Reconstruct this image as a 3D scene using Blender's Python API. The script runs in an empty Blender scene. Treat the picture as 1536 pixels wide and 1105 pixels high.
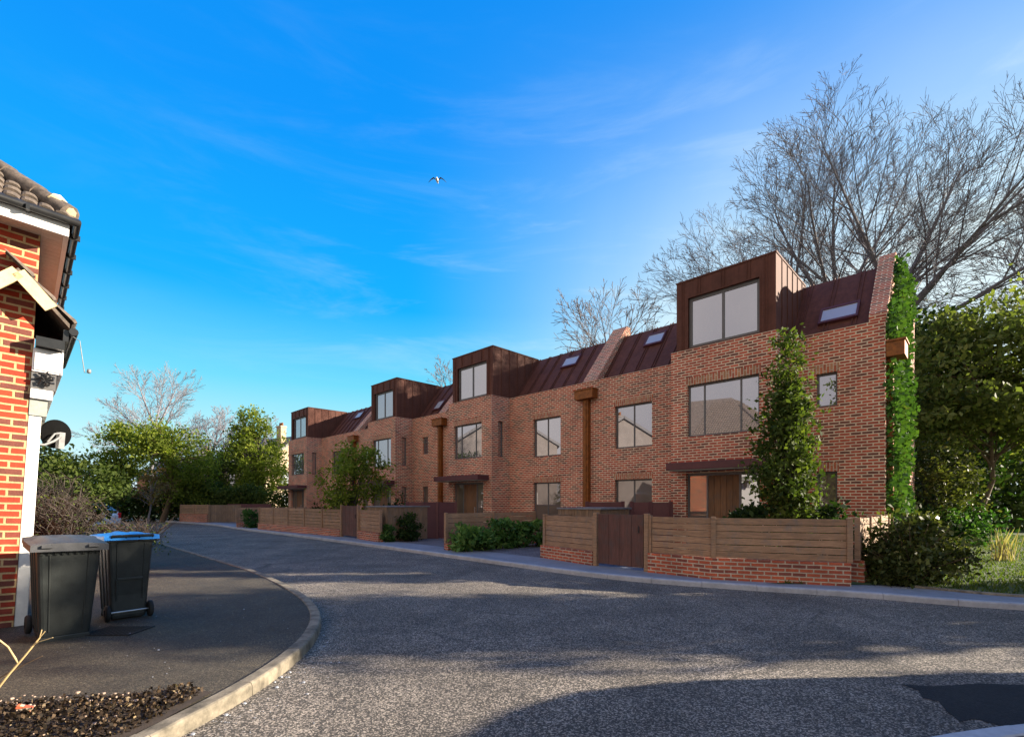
import bpy, math, random
import numpy as np
from mathutils import Vector, Matrix

# ------------------------------------------------------------------ camera, sky, sun, exposure
scn = bpy.context.scene
COL = scn.collection
cam_d = bpy.data.cameras.new('camera')
cam = bpy.data.objects.new('camera', cam_d)
COL.objects.link(cam)
cam.location = (0, 0, 1.6)
cam.rotation_euler = (math.radians(90), 0, 0)
cam_d.sensor_width = 36
cam_d.lens = 36 * 720 / 1536
cam_d.shift_y = (751 - 552.5) / 1536
cam_d.clip_end = 4000
cam_d.clip_start = 0.05
scn.camera = cam

SUN_AZ = math.radians(3)      # direction to the sun, measured from +X towards +Y
SUN_EL = math.radians(18)
world = bpy.data.worlds.new('World')
scn.world = world
world.use_nodes = True
wn = world.node_tree.nodes
wl = world.node_tree.links
wn.clear()
w_out = wn.new('ShaderNodeOutputWorld')
w_bg = wn.new('ShaderNodeBackground')
EXPOSURE = 1.65
w_sky = wn.new('ShaderNodeTexSky')
w_sky.sky_type = 'NISHITA'
w_sky.sun_disc = False
w_sky.sun_elevation = SUN_EL
w_sky.sun_rotation = math.radians(90) - SUN_AZ
def wmath(op, a, b=None, c=None, clamp=False):
    n = wn.new('ShaderNodeMath'); n.operation = op; n.use_clamp = clamp
    for i, v in enumerate((a, b, c)):
        if v is None: continue
        if isinstance(v, (int, float)): n.inputs[i].default_value = v
        else: wl.new(v, n.inputs[i])
    return n.outputs[0]
def wdot(v):
    n = wn.new('ShaderNodeVectorMath'); n.operation = 'DOT_PRODUCT'; wl.new(w_tc.outputs['Generated'], n.inputs[0]); n.inputs[1].default_value = v
    return n.outputs['Value']
def wmap(x, lo, hi, smooth=True):
    n = wn.new('ShaderNodeMapRange'); n.interpolation_type = 'SMOOTHSTEP' if smooth else 'LINEAR'
    wl.new(x, n.inputs['Value']); n.inputs['From Min'].default_value = lo; n.inputs['From Max'].default_value = hi
    return n.outputs['Result']
def wmix(f, a, b, blend='MIX'):
    n = wn.new('ShaderNodeMix'); n.data_type = 'RGBA'; n.blend_type = blend
    for sock, v in ((n.inputs['Factor'], f), (n.inputs[6], a), (n.inputs[7], b)):
        if isinstance(v, (int, float)): sock.default_value = v
        elif isinstance(v, tuple): sock.default_value = (*v, 1)
        else: wl.new(v, sock)
    return n.outputs[2]
w_tc = wn.new('ShaderNodeTexCoord')
zz = wdot((0, 0, 1))
gr = wn.new('ShaderNodeValToRGB'); wl.new(zz, gr.inputs[0])
els = gr.color_ramp.elements
stops = [(0.0, (.80, .92, 1.0)), (.10, (.55, .93, 1.0)), (.22, (.17, .73, 1.0)), (.36, (.0, .45, 1.0)), (.60, (.0, .31, .98)), (1.0, (.0, .20, .80))]
while len(els) < len(stops): els.new(.5)
for e, (p, c) in zip(els, stops): e.position = p; e.color = (*c, 1)
sunward = wdot((math.cos(SUN_AZ), math.sin(SUN_AZ), 0.0))
w_n = wn.new('ShaderNodeTexNoise'); w_n.inputs['Scale'].default_value = 2.2; w_n.inputs['Detail'].default_value = 6; w_n.inputs['Distortion'].default_value = .6
wl.new(w_tc.outputs['Generated'], w_n.inputs['Vector'])
haze_f = wmath('MULTIPLY', wmap(sunward, -.16, .64), wmath('SUBTRACT', 1.0, wmap(zz, .22, .78), clamp=True))
haze_f = wmath('MULTIPLY', haze_f, wmath('MULTIPLY_ADD', w_n.outputs[0], .9, .72), clamp=True)
wp = wn.new('ShaderNodeMapping'); wl.new(w_tc.outputs['Generated'], wp.inputs[0]); wp.inputs['Rotation'].default_value = (0, math.radians(-32), math.radians(20)); wp.inputs['Scale'].default_value = (1.1, 1.6, 7.0)
wq = wn.new('ShaderNodeTexNoise'); wl.new(wp.outputs[0], wq.inputs['Vector']); wq.inputs['Scale'].default_value = 2.0; wq.inputs['Detail'].default_value = 7; wq.inputs['Roughness'].default_value = .62; wq.inputs['Distortion'].default_value = .5
wisps = wmath('MULTIPLY', wmap(wq.outputs[0], .46, .80), wmath('MULTIPLY', wmap(sunward, -.75, .45), wmath('SUBTRACT', 1.0, wmap(zz, .25, .80), clamp=True)))
haze_f = wmath('MULTIPLY_ADD', wisps, .58, haze_f, clamp=True)
c1 = wmix(haze_f, gr.outputs[0], (.80, .97, 1.02))
veil = wmap(wdot((-.6, -.8, 0)), .05, .6)          # thin pale cloud on the side away from the sun, behind the viewer
cl = wn.new('ShaderNodeTexNoise'); cl.inputs['Scale'].default_value = 3.0; cl.inputs['Detail'].default_value = 6; wl.new(w_tc.outputs['Generated'], cl.inputs['Vector'])
c2 = wmix(wmap(cl.outputs[0], .3, .7), (.72, .67, .66), (1.02, .92, .84))
c3 = wmix(veil, c1, c2)
w_sum = wmix(.008, c3, w_sky.outputs[0])
wl.new(w_sum, w_bg.inputs['Color'])
w_bg.inputs['Strength'].default_value = 1 / 2 ** EXPOSURE
wl.new(w_bg.outputs[0], w_out.inputs['Surface'])

sun_d = bpy.data.lights.new('sun', 'SUN')
sun_d.energy = 5.0
sun_d.angle = math.radians(0.6)
sun_d.color = (1.0, 0.88, 0.70)
sun = bpy.data.objects.new('sun', sun_d)
COL.objects.link(sun)
sv = Vector((math.cos(SUN_AZ) * math.cos(SUN_EL), math.sin(SUN_AZ) * math.cos(SUN_EL), math.sin(SUN_EL)))
sun.rotation_euler = sv.to_track_quat('Z', 'Y').to_euler()
sun.location = (40, 0, 40)

scn.view_settings.view_transform = 'Standard'
scn.view_settings.look = 'None'
scn.view_settings.exposure = EXPOSURE
scn.view_settings.gamma = 1.0
scn.render.resolution_x = 1024
scn.render.resolution_y = 736

random.seed(11)
rng = np.random.default_rng(11)

# ------------------------------------------------------------------ helpers
def tag(o, label=None, cat=None, group=None, kind=None):
    if label: o['label'] = label
    if cat: o['category'] = cat
    if group: o['group'] = group
    if kind: o['kind'] = kind
    return o

def empty(name, loc=(0, 0, 0), rz=0.0, label=None, cat=None, group=None):
    o = bpy.data.objects.new(name, None)
    o.empty_display_size = 0.2
    COL.objects.link(o)
    o.location = loc
    o.rotation_euler = (0, 0, rz)
    return tag(o, label, cat, group)

class MB:
    """collects polygons, links them as ONE mesh object with metre-scaled box UVs"""
    def __init__(self):
        self.v = []; self.f = []; self.sm = []; self.rot = []
    def poly(self, pts, smooth=False, rot=False):
        n = len(self.v)
        self.v += [tuple(p) for p in pts]
        self.f.append(tuple(range(n, n + len(pts)))); self.sm.append(smooth); self.rot.append(rot)
    def mesh(self, vs, fs, smooth=False, rot=False):
        n = len(self.v)
        self.v += [tuple(p) for p in vs]
        for f in fs:
            self.f.append(tuple(i + n for i in f)); self.sm.append(smooth); self.rot.append(rot)
    def box(self, x0, x1, y0, y1, z0, z1, rot=False, m=None):
        if x0 > x1: x0, x1 = x1, x0
        if y0 > y1: y0, y1 = y1, y0
        if z0 > z1: z0, z1 = z1, z0
        vs = [Vector(p) for p in ((x0,y0,z0),(x1,y0,z0),(x1,y1,z0),(x0,y1,z0),(x0,y0,z1),(x1,y0,z1),(x1,y1,z1),(x0,y1,z1))]
        if m is not None: vs = [m @ p for p in vs]
        self.mesh(vs, ((0,3,2,1),(4,5,6,7),(0,1,5,4),(1,2,6,5),(2,3,7,6),(3,0,4,7)), rot=rot)
    def bar(self, p0, p1, w, h, up=Vector((0,0,1))):
        """rectangular bar between two points: w across, h along up"""
        p0 = Vector(p0); p1 = Vector(p1)
        d = (p1 - p0).normalized(); s = d.cross(up).normalized(); u = s.cross(d)
        vs = []
        for p in (p0, p1):
            for a, c in ((-1,-1),(1,-1),(1,1),(-1,1)):
                vs.append(p + s * (a * w / 2) + u * (c * h / 2))
        self.mesh(vs, ((0,1,2,3),(7,6,5,4),(0,4,5,1),(1,5,6,2),(2,6,7,3),(3,7,4,0)))
    def tube(self, pts, rad, n=8, cap=True):
        pts = [Vector(p) for p in pts]
        if not isinstance(rad, (list, tuple)): rad = [rad] * len(pts)
        vs = []; fs = []
        prev = None
        for i, p in enumerate(pts):
            d = (pts[min(i+1, len(pts)-1)] - pts[max(i-1, 0)]).normalized()
            ref = Vector((0,0,1)) if abs(d.z) < .9 else Vector((1,0,0))
            if prev is not None:
                s = (prev - d * prev.dot(d)).normalized()
            else:
                s = d.cross(ref).normalized()
            prev = s
            u = d.cross(s)
            for k in range(n):
                a = 2 * math.pi * k / n
                vs.append(p + (s * math.cos(a) + u * math.sin(a)) * rad[i])
        for i in range(len(pts) - 1):
            for k in range(n):
                fs.append((i*n+k, i*n+(k+1)%n, (i+1)*n+(k+1)%n, (i+1)*n+k))
        self.mesh(vs, fs, smooth=n > 5)
        if cap:
            self.poly([vs[k] for k in range(n)][::-1]); self.poly([vs[(len(pts)-1)*n+k] for k in range(n)])
    def lathe(self, c, prof, n=24, axis='Z'):
        vs = []; fs = []
        for r, h in prof:
            for k in range(n):
                a = 2*math.pi*k/n
                if axis == 'Z': vs.append((c[0]+r*math.cos(a), c[1]+r*math.sin(a), c[2]+h))
                elif axis == 'X': vs.append((c[0]+h, c[1]+r*math.cos(a), c[2]+r*math.sin(a)))
                else: vs.append((c[0]+r*math.cos(a), c[1]+h, c[2]+r*math.sin(a)))
        for i in range(len(prof)-1):
            for k in range(n):
                fs.append((i*n+k, i*n+(k+1)%n, (i+1)*n+(k+1)%n, (i+1)*n+k))
        self.mesh(vs, fs, smooth=True)
    def build(self, name, mat, parent=None, bevel=0.0, fixnormals=False):
        me = bpy.data.meshes.new(name)
        me.from_pydata(self.v, [], self.f)
        me.materials.append(mat)
        me.polygons.foreach_set('use_smooth', self.sm)
        uvl = me.uv_layers.new(name='UVMap')
        nl = len(me.loops)
        vi = np.empty(nl, dtype=np.int32); me.loops.foreach_get('vertex_index', vi)
        co = np.empty(len(me.vertices)*3, dtype=np.float32); me.vertices.foreach_get('co', co); co = co.reshape(-1, 3)
        nf = len(me.polygons)
        nr = np.empty(nf*3, dtype=np.float32); me.polygons.foreach_get('normal', nr); nr = nr.reshape(-1, 3)
        tot = np.empty(nf, dtype=np.int32); me.polygons.foreach_get('loop_total', tot)
        fi = np.repeat(np.arange(nf), tot)
        N = nr[fi]; P = co[vi]
        hx = np.stack([-N[:,1], N[:,0]], 1); hl = np.linalg.norm(hx, axis=1)
        flat = np.abs(N[:,2]) > .93
        hx = hx / np.maximum(hl, 1e-6)[:, None]
        u = np.where(flat, P[:,0], P[:,0]*hx[:,0] + P[:,1]*hx[:,1])
        v = np.where(flat, P[:,1], P[:,2] / np.maximum(np.sqrt(np.maximum(1-N[:,2]**2, 0)), .3))
        rr = np.array(self.rot)[fi]
        uv = np.where(rr[:, None], np.stack([v, u], 1), np.stack([u, v], 1)).astype(np.float32)
        uvl.data.foreach_set('uv', uv.ravel())
        me.update()
        o = bpy.data.objects.new(name, me)
        COL.objects.link(o)
        if parent is not None: o.parent = parent
        if bevel > 0:
            md = o.modifiers.new('bevel', 'BEVEL'); md.width = bevel; md.segments = 2; md.limit_method = 'ANGLE'
        return o

def copy_tree(o, parent=None):
    c = o.copy(); COL.objects.link(c)
    if parent is not None: c.parent = parent
    for ch in [x for x in bpy.data.objects if x.parent == o]:
        copy_tree(ch, c)
    return c

# ------------------------------------------------------------------ materials
def new_mat(name):
    m = bpy.data.materials.new(name); m.use_nodes = True
    nt = m.node_tree; nt.nodes.clear()
    out = nt.nodes.new('ShaderNodeOutputMaterial')
    bs = nt.nodes.new('ShaderNodeBsdfPrincipled')
    nt.links.new(bs.outputs[0], out.inputs['Surface'])
    return m, nt, bs

def N(nt, t, **kw):
    n = nt.nodes.new(t)
    for k, v in kw.items(): setattr(n, k, v)
    return n

def mixc(nt, fac, a, b, blend='MIX'):
    n = nt.nodes.new('ShaderNodeMix'); n.data_type = 'RGBA'; n.blend_type = blend
    for sock, val in ((n.inputs['Factor'], fac), (n.inputs[6], a), (n.inputs[7], b)):
        if hasattr(val, 'is_linked') or hasattr(val, 'links'): nt.links.new(val, sock)
        elif isinstance(val, (int, float)): sock.default_value = val
        else: sock.default_value = (*val, 1) if len(val) == 3 else val
    return n.outputs[2]

def ramp(nt, src, stops):
    n = nt.nodes.new('ShaderNodeValToRGB'); nt.links.new(src, n.inputs[0])
    e = n.color_ramp.elements
    while len(e) < len(stops): e.new(0.5)
    for i, (p, c) in enumerate(stops):
        e[i].position = p; e[i].color = (c, c, c, 1) if isinstance(c, (int, float)) else (*c, 1)
    return n.outputs[0]

def coords(nt, kind='Object', scale=None):
    tc = N(nt, 'ShaderNodeTexCoord')
    if scale is None: return tc.outputs[kind]
    mp = N(nt, 'ShaderNodeMapping'); mp.inputs['Scale'].default_value = scale
    nt.links.new(tc.outputs[kind], mp.inputs[0]); return mp.outputs[0]

def noise(nt, vec, scale, detail=4, rough=.6, out=0):
    n = N(nt, 'ShaderNodeTexNoise'); n.inputs['Scale'].default_value = scale
    n.inputs['Detail'].default_value = detail; n.inputs['Roughness'].default_value = rough
    nt.links.new(vec, n.inputs['Vector']); return n.outputs[out]

def bump(nt, bs, h, strength=.4, dist=.01, prev=None):
    b = N(nt, 'ShaderNodeBump'); b.inputs['Strength'].default_value = strength; b.inputs['Distance'].default_value = dist
    nt.links.new(h, b.inputs['Height'])
    if prev: nt.links.new(prev, b.inputs['Normal'])
    nt.links.new(b.outputs[0], bs.inputs['Normal']); return b.outputs[0]

def plain(name, col, rough=.6, metal=0.0, var=.25, scale=6.0, bmp=.15, kind='Object', stretch=None):
    m, nt, bs = new_mat(name)
    v = coords(nt, kind, stretch)
    n1 = noise(nt, v, scale, 5)
    n2 = noise(nt, v, scale*7, 3)
    c = mixc(nt, ramp(nt, n1, [(.3, 0.0), (.7, 1.0)]), tuple(x*(1-var) for x in col), tuple(min(1, x*(1+var)) for x in col))
    c = mixc(nt, .25, c, n2, 'OVERLAY')
    nt.links.new(c, bs.inputs['Base Color'])
    bs.inputs['Roughness'].default_value = rough; bs.inputs['Metallic'].default_value = metal
    if bmp: bump(nt, bs, n2, bmp, .004)
    return m

def brick_mat(name, c1, c2, c3, mortar, bw=.2275, bh=.075, ms=.011, contrast=1.0, dirt=.55):
    m, nt, bs = new_mat(name)
    uv = coords(nt, 'UV')
    br = N(nt, 'ShaderNodeTexBrick')
    wob = N(nt, 'ShaderNodeTexNoise'); wob.inputs['Scale'].default_value = 7.0; wob.inputs['Detail'].default_value = 3
    nt.links.new(uv, wob.inputs['Vector'])
    va = N(nt, 'ShaderNodeVectorMath', operation='MULTIPLY_ADD')
    nt.links.new(wob.outputs['Color'], va.inputs[0]); va.inputs[1].default_value = (.012, .010, 0); nt.links.new(uv, va.inputs[2])
    nt.links.new(va.outputs[0], br.inputs['Vector'])
    br.inputs['Scale'].default_value = 1; br.inputs['Brick Width'].default_value = bw; br.inputs['Row Height'].default_value = bh
    br.inputs['Mortar Size'].default_value = ms; br.inputs['Mortar Smooth'].default_value = .25; br.inputs['Bias'].default_value = -.1
    br.inputs['Color1'].default_value = (*c1, 1); br.inputs['Color2'].default_value = (*c2, 1); br.inputs['Mortar'].default_value = (*mortar, 1)
    # a second brick pattern on the same grid picks the odd dark or burnt brick
    br2 = N(nt, 'ShaderNodeTexBrick'); nt.links.new(va.outputs[0], br2.inputs['Vector'])
    for k, val in (('Scale', 1), ('Brick Width', bw), ('Row Height', bh), ('Mortar Size', 0), ('Bias', 0)): br2.inputs[k].default_value = val
    br2.inputs['Color1'].default_value = (0, 0, 0, 1); br2.inputs['Color2'].default_value = (1, 1, 1, 1)
    br2.offset_frequency = 2
    wn_ = N(nt, 'ShaderNodeTexWhiteNoise'); wn_.noise_dimensions = '1D'
    nt.links.new(br2.outputs['Color'], wn_.inputs['W'])
    pick = ramp(nt, wn_.outputs['Value'], [(.68, 0.0), (.78, .85)])
    inv = N(nt, 'ShaderNodeMath', operation='SUBTRACT'); inv.inputs[0].default_value = 1; nt.links.new(br.outputs['Fac'], inv.inputs[1])
    mul = N(nt, 'ShaderNodeMath', operation='MULTIPLY'); nt.links.new(inv.outputs[0], mul.inputs[0]); nt.links.new(pick, mul.inputs[1])
    c = mixc(nt, mul.outputs[0], br.outputs['Color'], c3)
    ob = coords(nt, 'Object')
    big = noise(nt, ob, .9, 4)
    c = mixc(nt, dirt, c, ramp(nt, big, [(.3, .30), (.7, .70)]), 'OVERLAY')
    mid = noise(nt, ob, 6.0, 5, .7)
    c = mixc(nt, dirt, c, ramp(nt, mid, [(.3, .30), (.7, .70)]), 'OVERLAY')
    fine = noise(nt, ob, 60, 4, .7)
    c = mixc(nt, .45, c, ramp(nt, fine, [(.3, .3), (.7, .7)]), 'OVERLAY')
    nt.links.new(c, bs.inputs['Base Color'])
    bs.inputs['Roughness'].default_value = .85
    hh = N(nt, 'ShaderNodeMath', operation='MULTIPLY_ADD'); nt.links.new(fine, hh.inputs[0]); hh.inputs[1].default_value = .35; nt.links.new(inv.outputs[0], hh.inputs[2])
    bump(nt, bs, hh.outputs[0], .8, .012)
    return m

def wood_mat(name, col, stretch=(1.2, 1.2, 14), rough=.75, var=.35):
    m, nt, bs = new_mat(name)
    v = coords(nt, 'Object', stretch)
    n1 = noise(nt, v, 3.0, 6, .65); 
    v2 = coords(nt, 'Object'); n2 = noise(nt, v2, 2.2, 3)
    c = mixc(nt, ramp(nt, n1, [(.3, 0.0), (.7, 1.0)]), tuple(x*(1-var) for x in col), tuple(x*(1+var) for x in col))
    c = mixc(nt, .35, c, ramp(nt, n2, [(.3, .3), (.7, .7)]), 'OVERLAY')
    n3 = noise(nt, coords(nt, 'Object', (1.0, 1.0, .6)), 5.5, 5, .7)
    c = mixc(nt, ramp(nt, n3, [(.50, 0.0), (.72, .55)]), c, tuple(.6*x + .03 for x in (col[1], col[1], col[1])))
    # boards differ
    geo = N(nt, 'ShaderNodeNewGeometry')
    c = mixc(nt, .35, c, ramp(nt, geo.outputs['Random Per Island'], [(0, .3), (1, .7)]), 'OVERLAY')
    nt.links.new(c, bs.inputs['Base Color']); bs.inputs['Roughness'].default_value = rough
    bump(nt, bs, n1, .35, .005)
    return m

def leaf_mat(name, stops, transl=.35, rough=.65):
    m, nt, bs = new_mat(name)
    at = N(nt, 'ShaderNodeAttribute'); at.attribute_name = 'tint'
    c = ramp(nt, at.outputs['Fac'], stops)
    nt.links.new(c, bs.inputs['Base Color']); bs.inputs['Roughness'].default_value = rough
    bs.inputs['Specular IOR Level'].default_value = .15
    tr = N(nt, 'ShaderNodeBsdfTranslucent'); 
    c2 = mixc(nt, 1.0, c, (1.3, 1.5, .6), 'MULTIPLY')
    nt.links.new(c2, tr.inputs['Color'])
    mx = N(nt, 'ShaderNodeMixShader'); mx.inputs[0].default_value = transl
    out = [n for n in nt.nodes if n.type == 'OUTPUT_MATERIAL'][0]
    nt.links.new(bs.outputs[0], mx.inputs[1]); nt.links.new(tr.outputs[0], mx.inputs[2]); nt.links.new(mx.outputs[0], out.inputs['Surface'])
    return m

def glass_mat(name, dark, refl):
    """window pane: dim room behind it plus a mirror-like reflection of the street"""
    m, nt, bs = new_mat(name)
    bs.inputs['Base Color'].default_value = (*dark, 1); bs.inputs['Roughness'].default_value = .5
    gl = N(nt, 'ShaderNodeBsdfGlossy'); gl.inputs['Roughness'].default_value = .015; gl.inputs['Color'].default_value = (.80, .80, .88, 1)
    n1 = noise(nt, coords(nt, 'Object'), .8, 2)
    bp = N(nt, 'ShaderNodeBump'); bp.inputs['Strength'].default_value = .012; bp.inputs['Distance'].default_value = .02
    nt.links.new(n1, bp.inputs['Height']); nt.links.new(bp.outputs[0], gl.inputs['Normal'])
    mx = N(nt, 'ShaderNodeMixShader'); mx.inputs[0].default_value = refl
    out = [n for n in nt.nodes if n.type == 'OUTPUT_MATERIAL'][0]
    nt.links.new(bs.outputs[0], mx.inputs[1]); nt.links.new(gl.outputs[0], mx.inputs[2]); nt.links.new(mx.outputs[0], out.inputs['Surface'])
    return m

def asphalt_mat(name, base, chip, scale=55, contrast=.5, streak=True):
    m, nt, bs = new_mat(name)
    v = coords(nt, 'Object')
    vo = N(nt, 'ShaderNodeTexVoronoi'); vo.inputs['Scale'].default_value = scale; vo.inputs['Randomness'].default_value = 1
    nt.links.new(v, vo.inputs['Vector'])
    sep = N(nt, 'ShaderNodeSeparateColor'); nt.links.new(vo.outputs['Color'], sep.inputs[0])
    f = noise(nt, v, 130, 5, .75)
    g = noise(nt, v, .7, 6, .6)
    g2 = noise(nt, v, 3.4, 5, .65)
    chips = ramp(nt, sep.outputs[0], [(.50, 0.0), (.98, 1.0)])
    c = mixc(nt, chips, base, chip)
    c = mixc(nt, contrast, c, ramp(nt, f, [(.25, .15), (.75, .85)]), 'OVERLAY')
    c = mixc(nt, .8, c, ramp(nt, g, [(.32, .26), (.68, .74)]), 'OVERLAY')  # broad mottling; on the footway it also paints in areas of sun
    c = mixc(nt, .35, c, ramp(nt, g2, [(.3, .3), (.7, .7)]), 'OVERLAY')
    # hairline cracks and darker worn strips
    ck = N(nt, 'ShaderNodeTexVoronoi'); ck.feature = 'DISTANCE_TO_EDGE'; ck.inputs['Scale'].default_value = .55
    wv = N(nt, 'ShaderNodeVectorMath', operation='MULTIPLY_ADD'); nz = N(nt, 'ShaderNodeTexNoise'); nz.inputs['Scale'].default_value = 2.5; nz.inputs['Detail'].default_value = 6
    nt.links.new(v, nz.inputs['Vector']); nt.links.new(nz.outputs['Color'], wv.inputs[0]); wv.inputs[1].default_value = (.5, .5, 0); nt.links.new(v, wv.inputs[2]); nt.links.new(wv.outputs[0], ck.inputs['Vector'])
    cm = N(nt, 'ShaderNodeMath', operation='MULTIPLY'); nt.links.new(ramp(nt, ck.outputs['Distance'], [(0, 1.0), (.012, 0.0)]), cm.inputs[0]); nt.links.new(ramp(nt, g, [(.48, 0.0), (.58, .7)]), cm.inputs[1])
    c = mixc(nt, cm.outputs[0], c, (.018, .016, .014))
    wr = noise(nt, coords(nt, 'Object', (.9, .22, 1)), 1.6, 5, .7)
    c = mixc(nt, ramp(nt, wr, [(.52, 0.0), (.75, .55)]), c, (.045, .040, .034))
    nt.links.new(c, bs.inputs['Base Color'])
    bs.inputs['Roughness'].default_value = .78
    h = N(nt, 'ShaderNodeMath', operation='ADD')
    hm = N(nt, 'ShaderNodeMath', operation='MULTIPLY'); hm.inputs[1].default_value = .8
    nt.links.new(f, hm.inputs[0])
    nt.links.new(hm.outputs[0], h.inputs[0]); nt.links.new(sep.outputs[1], h.inputs[1])
    b1 = bump(nt, bs, h.outputs[0], .9, .012)
    bump(nt, bs, g2, .5, .05, b1)
    return m

M = {}
M['brick'] = brick_mat('terrace_brick', (.48, .088, .042), (.29, .052, .030), (.11, .042, .030), (.62, .47, .33), ms=.016)
M['brick_low'] = brick_mat('low_wall_brick', (.46, .10, .04), (.33, .07, .035), (.17, .05, .035), (.46, .36, .26), ms=.013)
M['brick_old'] = brick_mat('old_house_brick', (.38, .040, .012), (.28, .028, .010), (.11, .04, .03), (.50, .33, .16), bw=.25, bh=.083, ms=.013)
M['soldier'] = brick_mat('soldier_brick', (.42, .13, .06), (.28, .07, .04), (.38, .20, .10), (.48, .36, .26), bw=.24, bh=.075, ms=.013)
M['zinc'] = plain('brown_standing_seam_metal', (.100, .038, .026), .70, 0, .15, 2.0, .03)
def weather_metal(m):
    nt = m.node_tree; bs = nt.nodes['Principled BSDF']; bs.inputs['Specular IOR Level'].default_value = .2
    old = bs.inputs['Base Color'].links[0].from_socket
    st = noise(nt, coords(nt, 'Object', (5.0, 5.0, .35)), 2.0, 5, .65)
    c = mixc(nt, .55, old, ramp(nt, st, [(.3, .32), (.7, .68)]), 'OVERLAY')
    nt.links.new(c, bs.inputs['Base Color'])
    bk = noise(nt, coords(nt, 'Object', (1.6, 1.6, .8)), 1.4, 2, .5)
    bump(nt, bs, bk, .35, .06)
weather_metal(M['zinc'])
M['maroon'] = plain('maroon_painted_metal', (.085, .022, .024), .6, 0, .15, 2.0, .03)
M['corten'] = plain('rust_orange_metal', (.23, .075, .012), .6, .3, .4, 9.0, .2)
M['frame'] = plain('grey_window_frame', (.11, .105, .105), .5, 0, .1, 4, 0)
M['glass'] = glass_mat('window_glass', (.05, .045, .05), .46)
M['glass_low'] = glass_mat('window_glass_low', (.12, .085, .065), .22)
M['glass_sky'] = glass_mat('rooflight_glass', (.40, .40, .42), .15)  # pale base colour stands in for sky reflected in the rooflights
M['door'] = wood_mat('oak_door_boards', (.16, .075, .032), (9, 9, 1.0))
M['soffit'] = plain('grey_soffit', (.30, .31, .28), .7, 0, .1, 4, 0)
M['stone'] = plain('coping_stone', (.42, .30, .22), .8, 0, .2, 8, .2)
M['slat'] = wood_mat('brown_timber_slats', (.30, .18, .105), (1.6, 1.6, 22))
M['board'] = wood_mat('vertical_timber_boards', (.20, .125, .075), (14, 14, 1.0))
M['gatewood'] = wood_mat('dark_red_timber', (.10, .042, .032), (12, 12, 1.0))
M['binstore_top'] = plain('grey_felt_top', (.16, .16, .17), .8, 0, .2, 6, .2)
M['asphalt'] = asphalt_mat('chipped_asphalt', (.058, .050, .040), (.44, .37, .30), 92, .65)
M['footway'] = asphalt_mat('footway_asphalt', (.030, .025, .017), (.15, .12, .08), 135, .8)
M['road_shadow'] = asphalt_mat('painted_shadow_black', (.006, .006, .007), (.02, .02, .022), 80, .4)  # asphalt shader darkened to stand in for deep shadow
M['paving'] = plain('pale_grey_concrete_paving', (.20, .215, .25), .8, 0, .15, 1.2, .25)
M['kerb'] = plain('weathered_kerb_stone', (.175, .148, .108), .9, 0, .6, 6.5, .8)
M['kerb_pale'] = plain('pale_kerb_stone', (.34, .35, .38), .8, 0, .2, 2.5, .3)
M['white'] = plain('worn_white_paint', (.74, .72, .68), .55, 0, .06, 6, .05)
M['cream'] = plain('cream_painted_board', (.66, .52, .28), .6, 0, .12, 12, .1)
M['pvc'] = plain('white_plastic', (.80, .77, .76), .4, 0, .04, 5, 0)
M['soffit_old'] = plain('old_soffit_board', (.55, .47, .42), .6, 0, .08, 5, 0)
M['black'] = plain('black_plastic', (.016, .016, .017), .35, 0, .3, 10, .1)
M['bin'] = plain('dark_grey_bin_plastic', (.020, .023, .022), .48, 0, .25, 9, .25)
M['bin_lid'] = plain('faded_grey_lid_plastic', (.05, .05, .055), .55, 0, .25, 9, .2)
M['blue_lid'] = plain('bright_blue_lid_plastic', (.01, .24, .74), .38, 0, .15, 9, .1)
M['rubber'] = plain('rubber', (.012, .012, .012), .8, 0, .2, 9, .2)
M['dish_black'] = plain('matt_black_dish', (.004, .004, .004), .95, 0, .2, 9, 0)
M['dish_black'].node_tree.nodes['Principled BSDF'].inputs['Specular IOR Level'].default_value = .1
M['dull_metal'] = plain('dull_grey_metal', (.20, .20, .20), .6, .2, .25, 12, .2)
M['steel'] = plain('galvanised_steel', (.45, .45, .46), .4, .8, .15, 12, .1)
M['tile'] = plain('weathered_roof_tile', (.115, .088, .07), .9, 0, .5, 14, .8)
M['soil'] = plain('dark_soil', (.045, .03, .02), .95, 0, .4, 14, .9)
M['grassbase'] = plain('short_turf', (.050, .075, .020), .9, 0, .4, 3, .6)
M['bark'] = plain('pale_bark', (.155, .14, .15), .85, 0, .3, 5, .5)
M['bark_far'] = plain('ash_grey_bark', (.20, .19, .215), .9, 0, .2, 4, .3)
M['bark_dark'] = plain('dark_bark', (.055, .042, .035), .9, 0, .3, 8, .6)
M['bark_red'] = plain('brown_bark', (.13, .085, .05), .9, 0, .3, 8, .6)
M['twig_pale'] = plain('straw_twig', (.50, .36, .17), .7, 0, .2, 8, 0)
M['contrail'] = plain('ice_cloud', (.9, .9, .92), 1, 0, .02, 1, 0)

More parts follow.
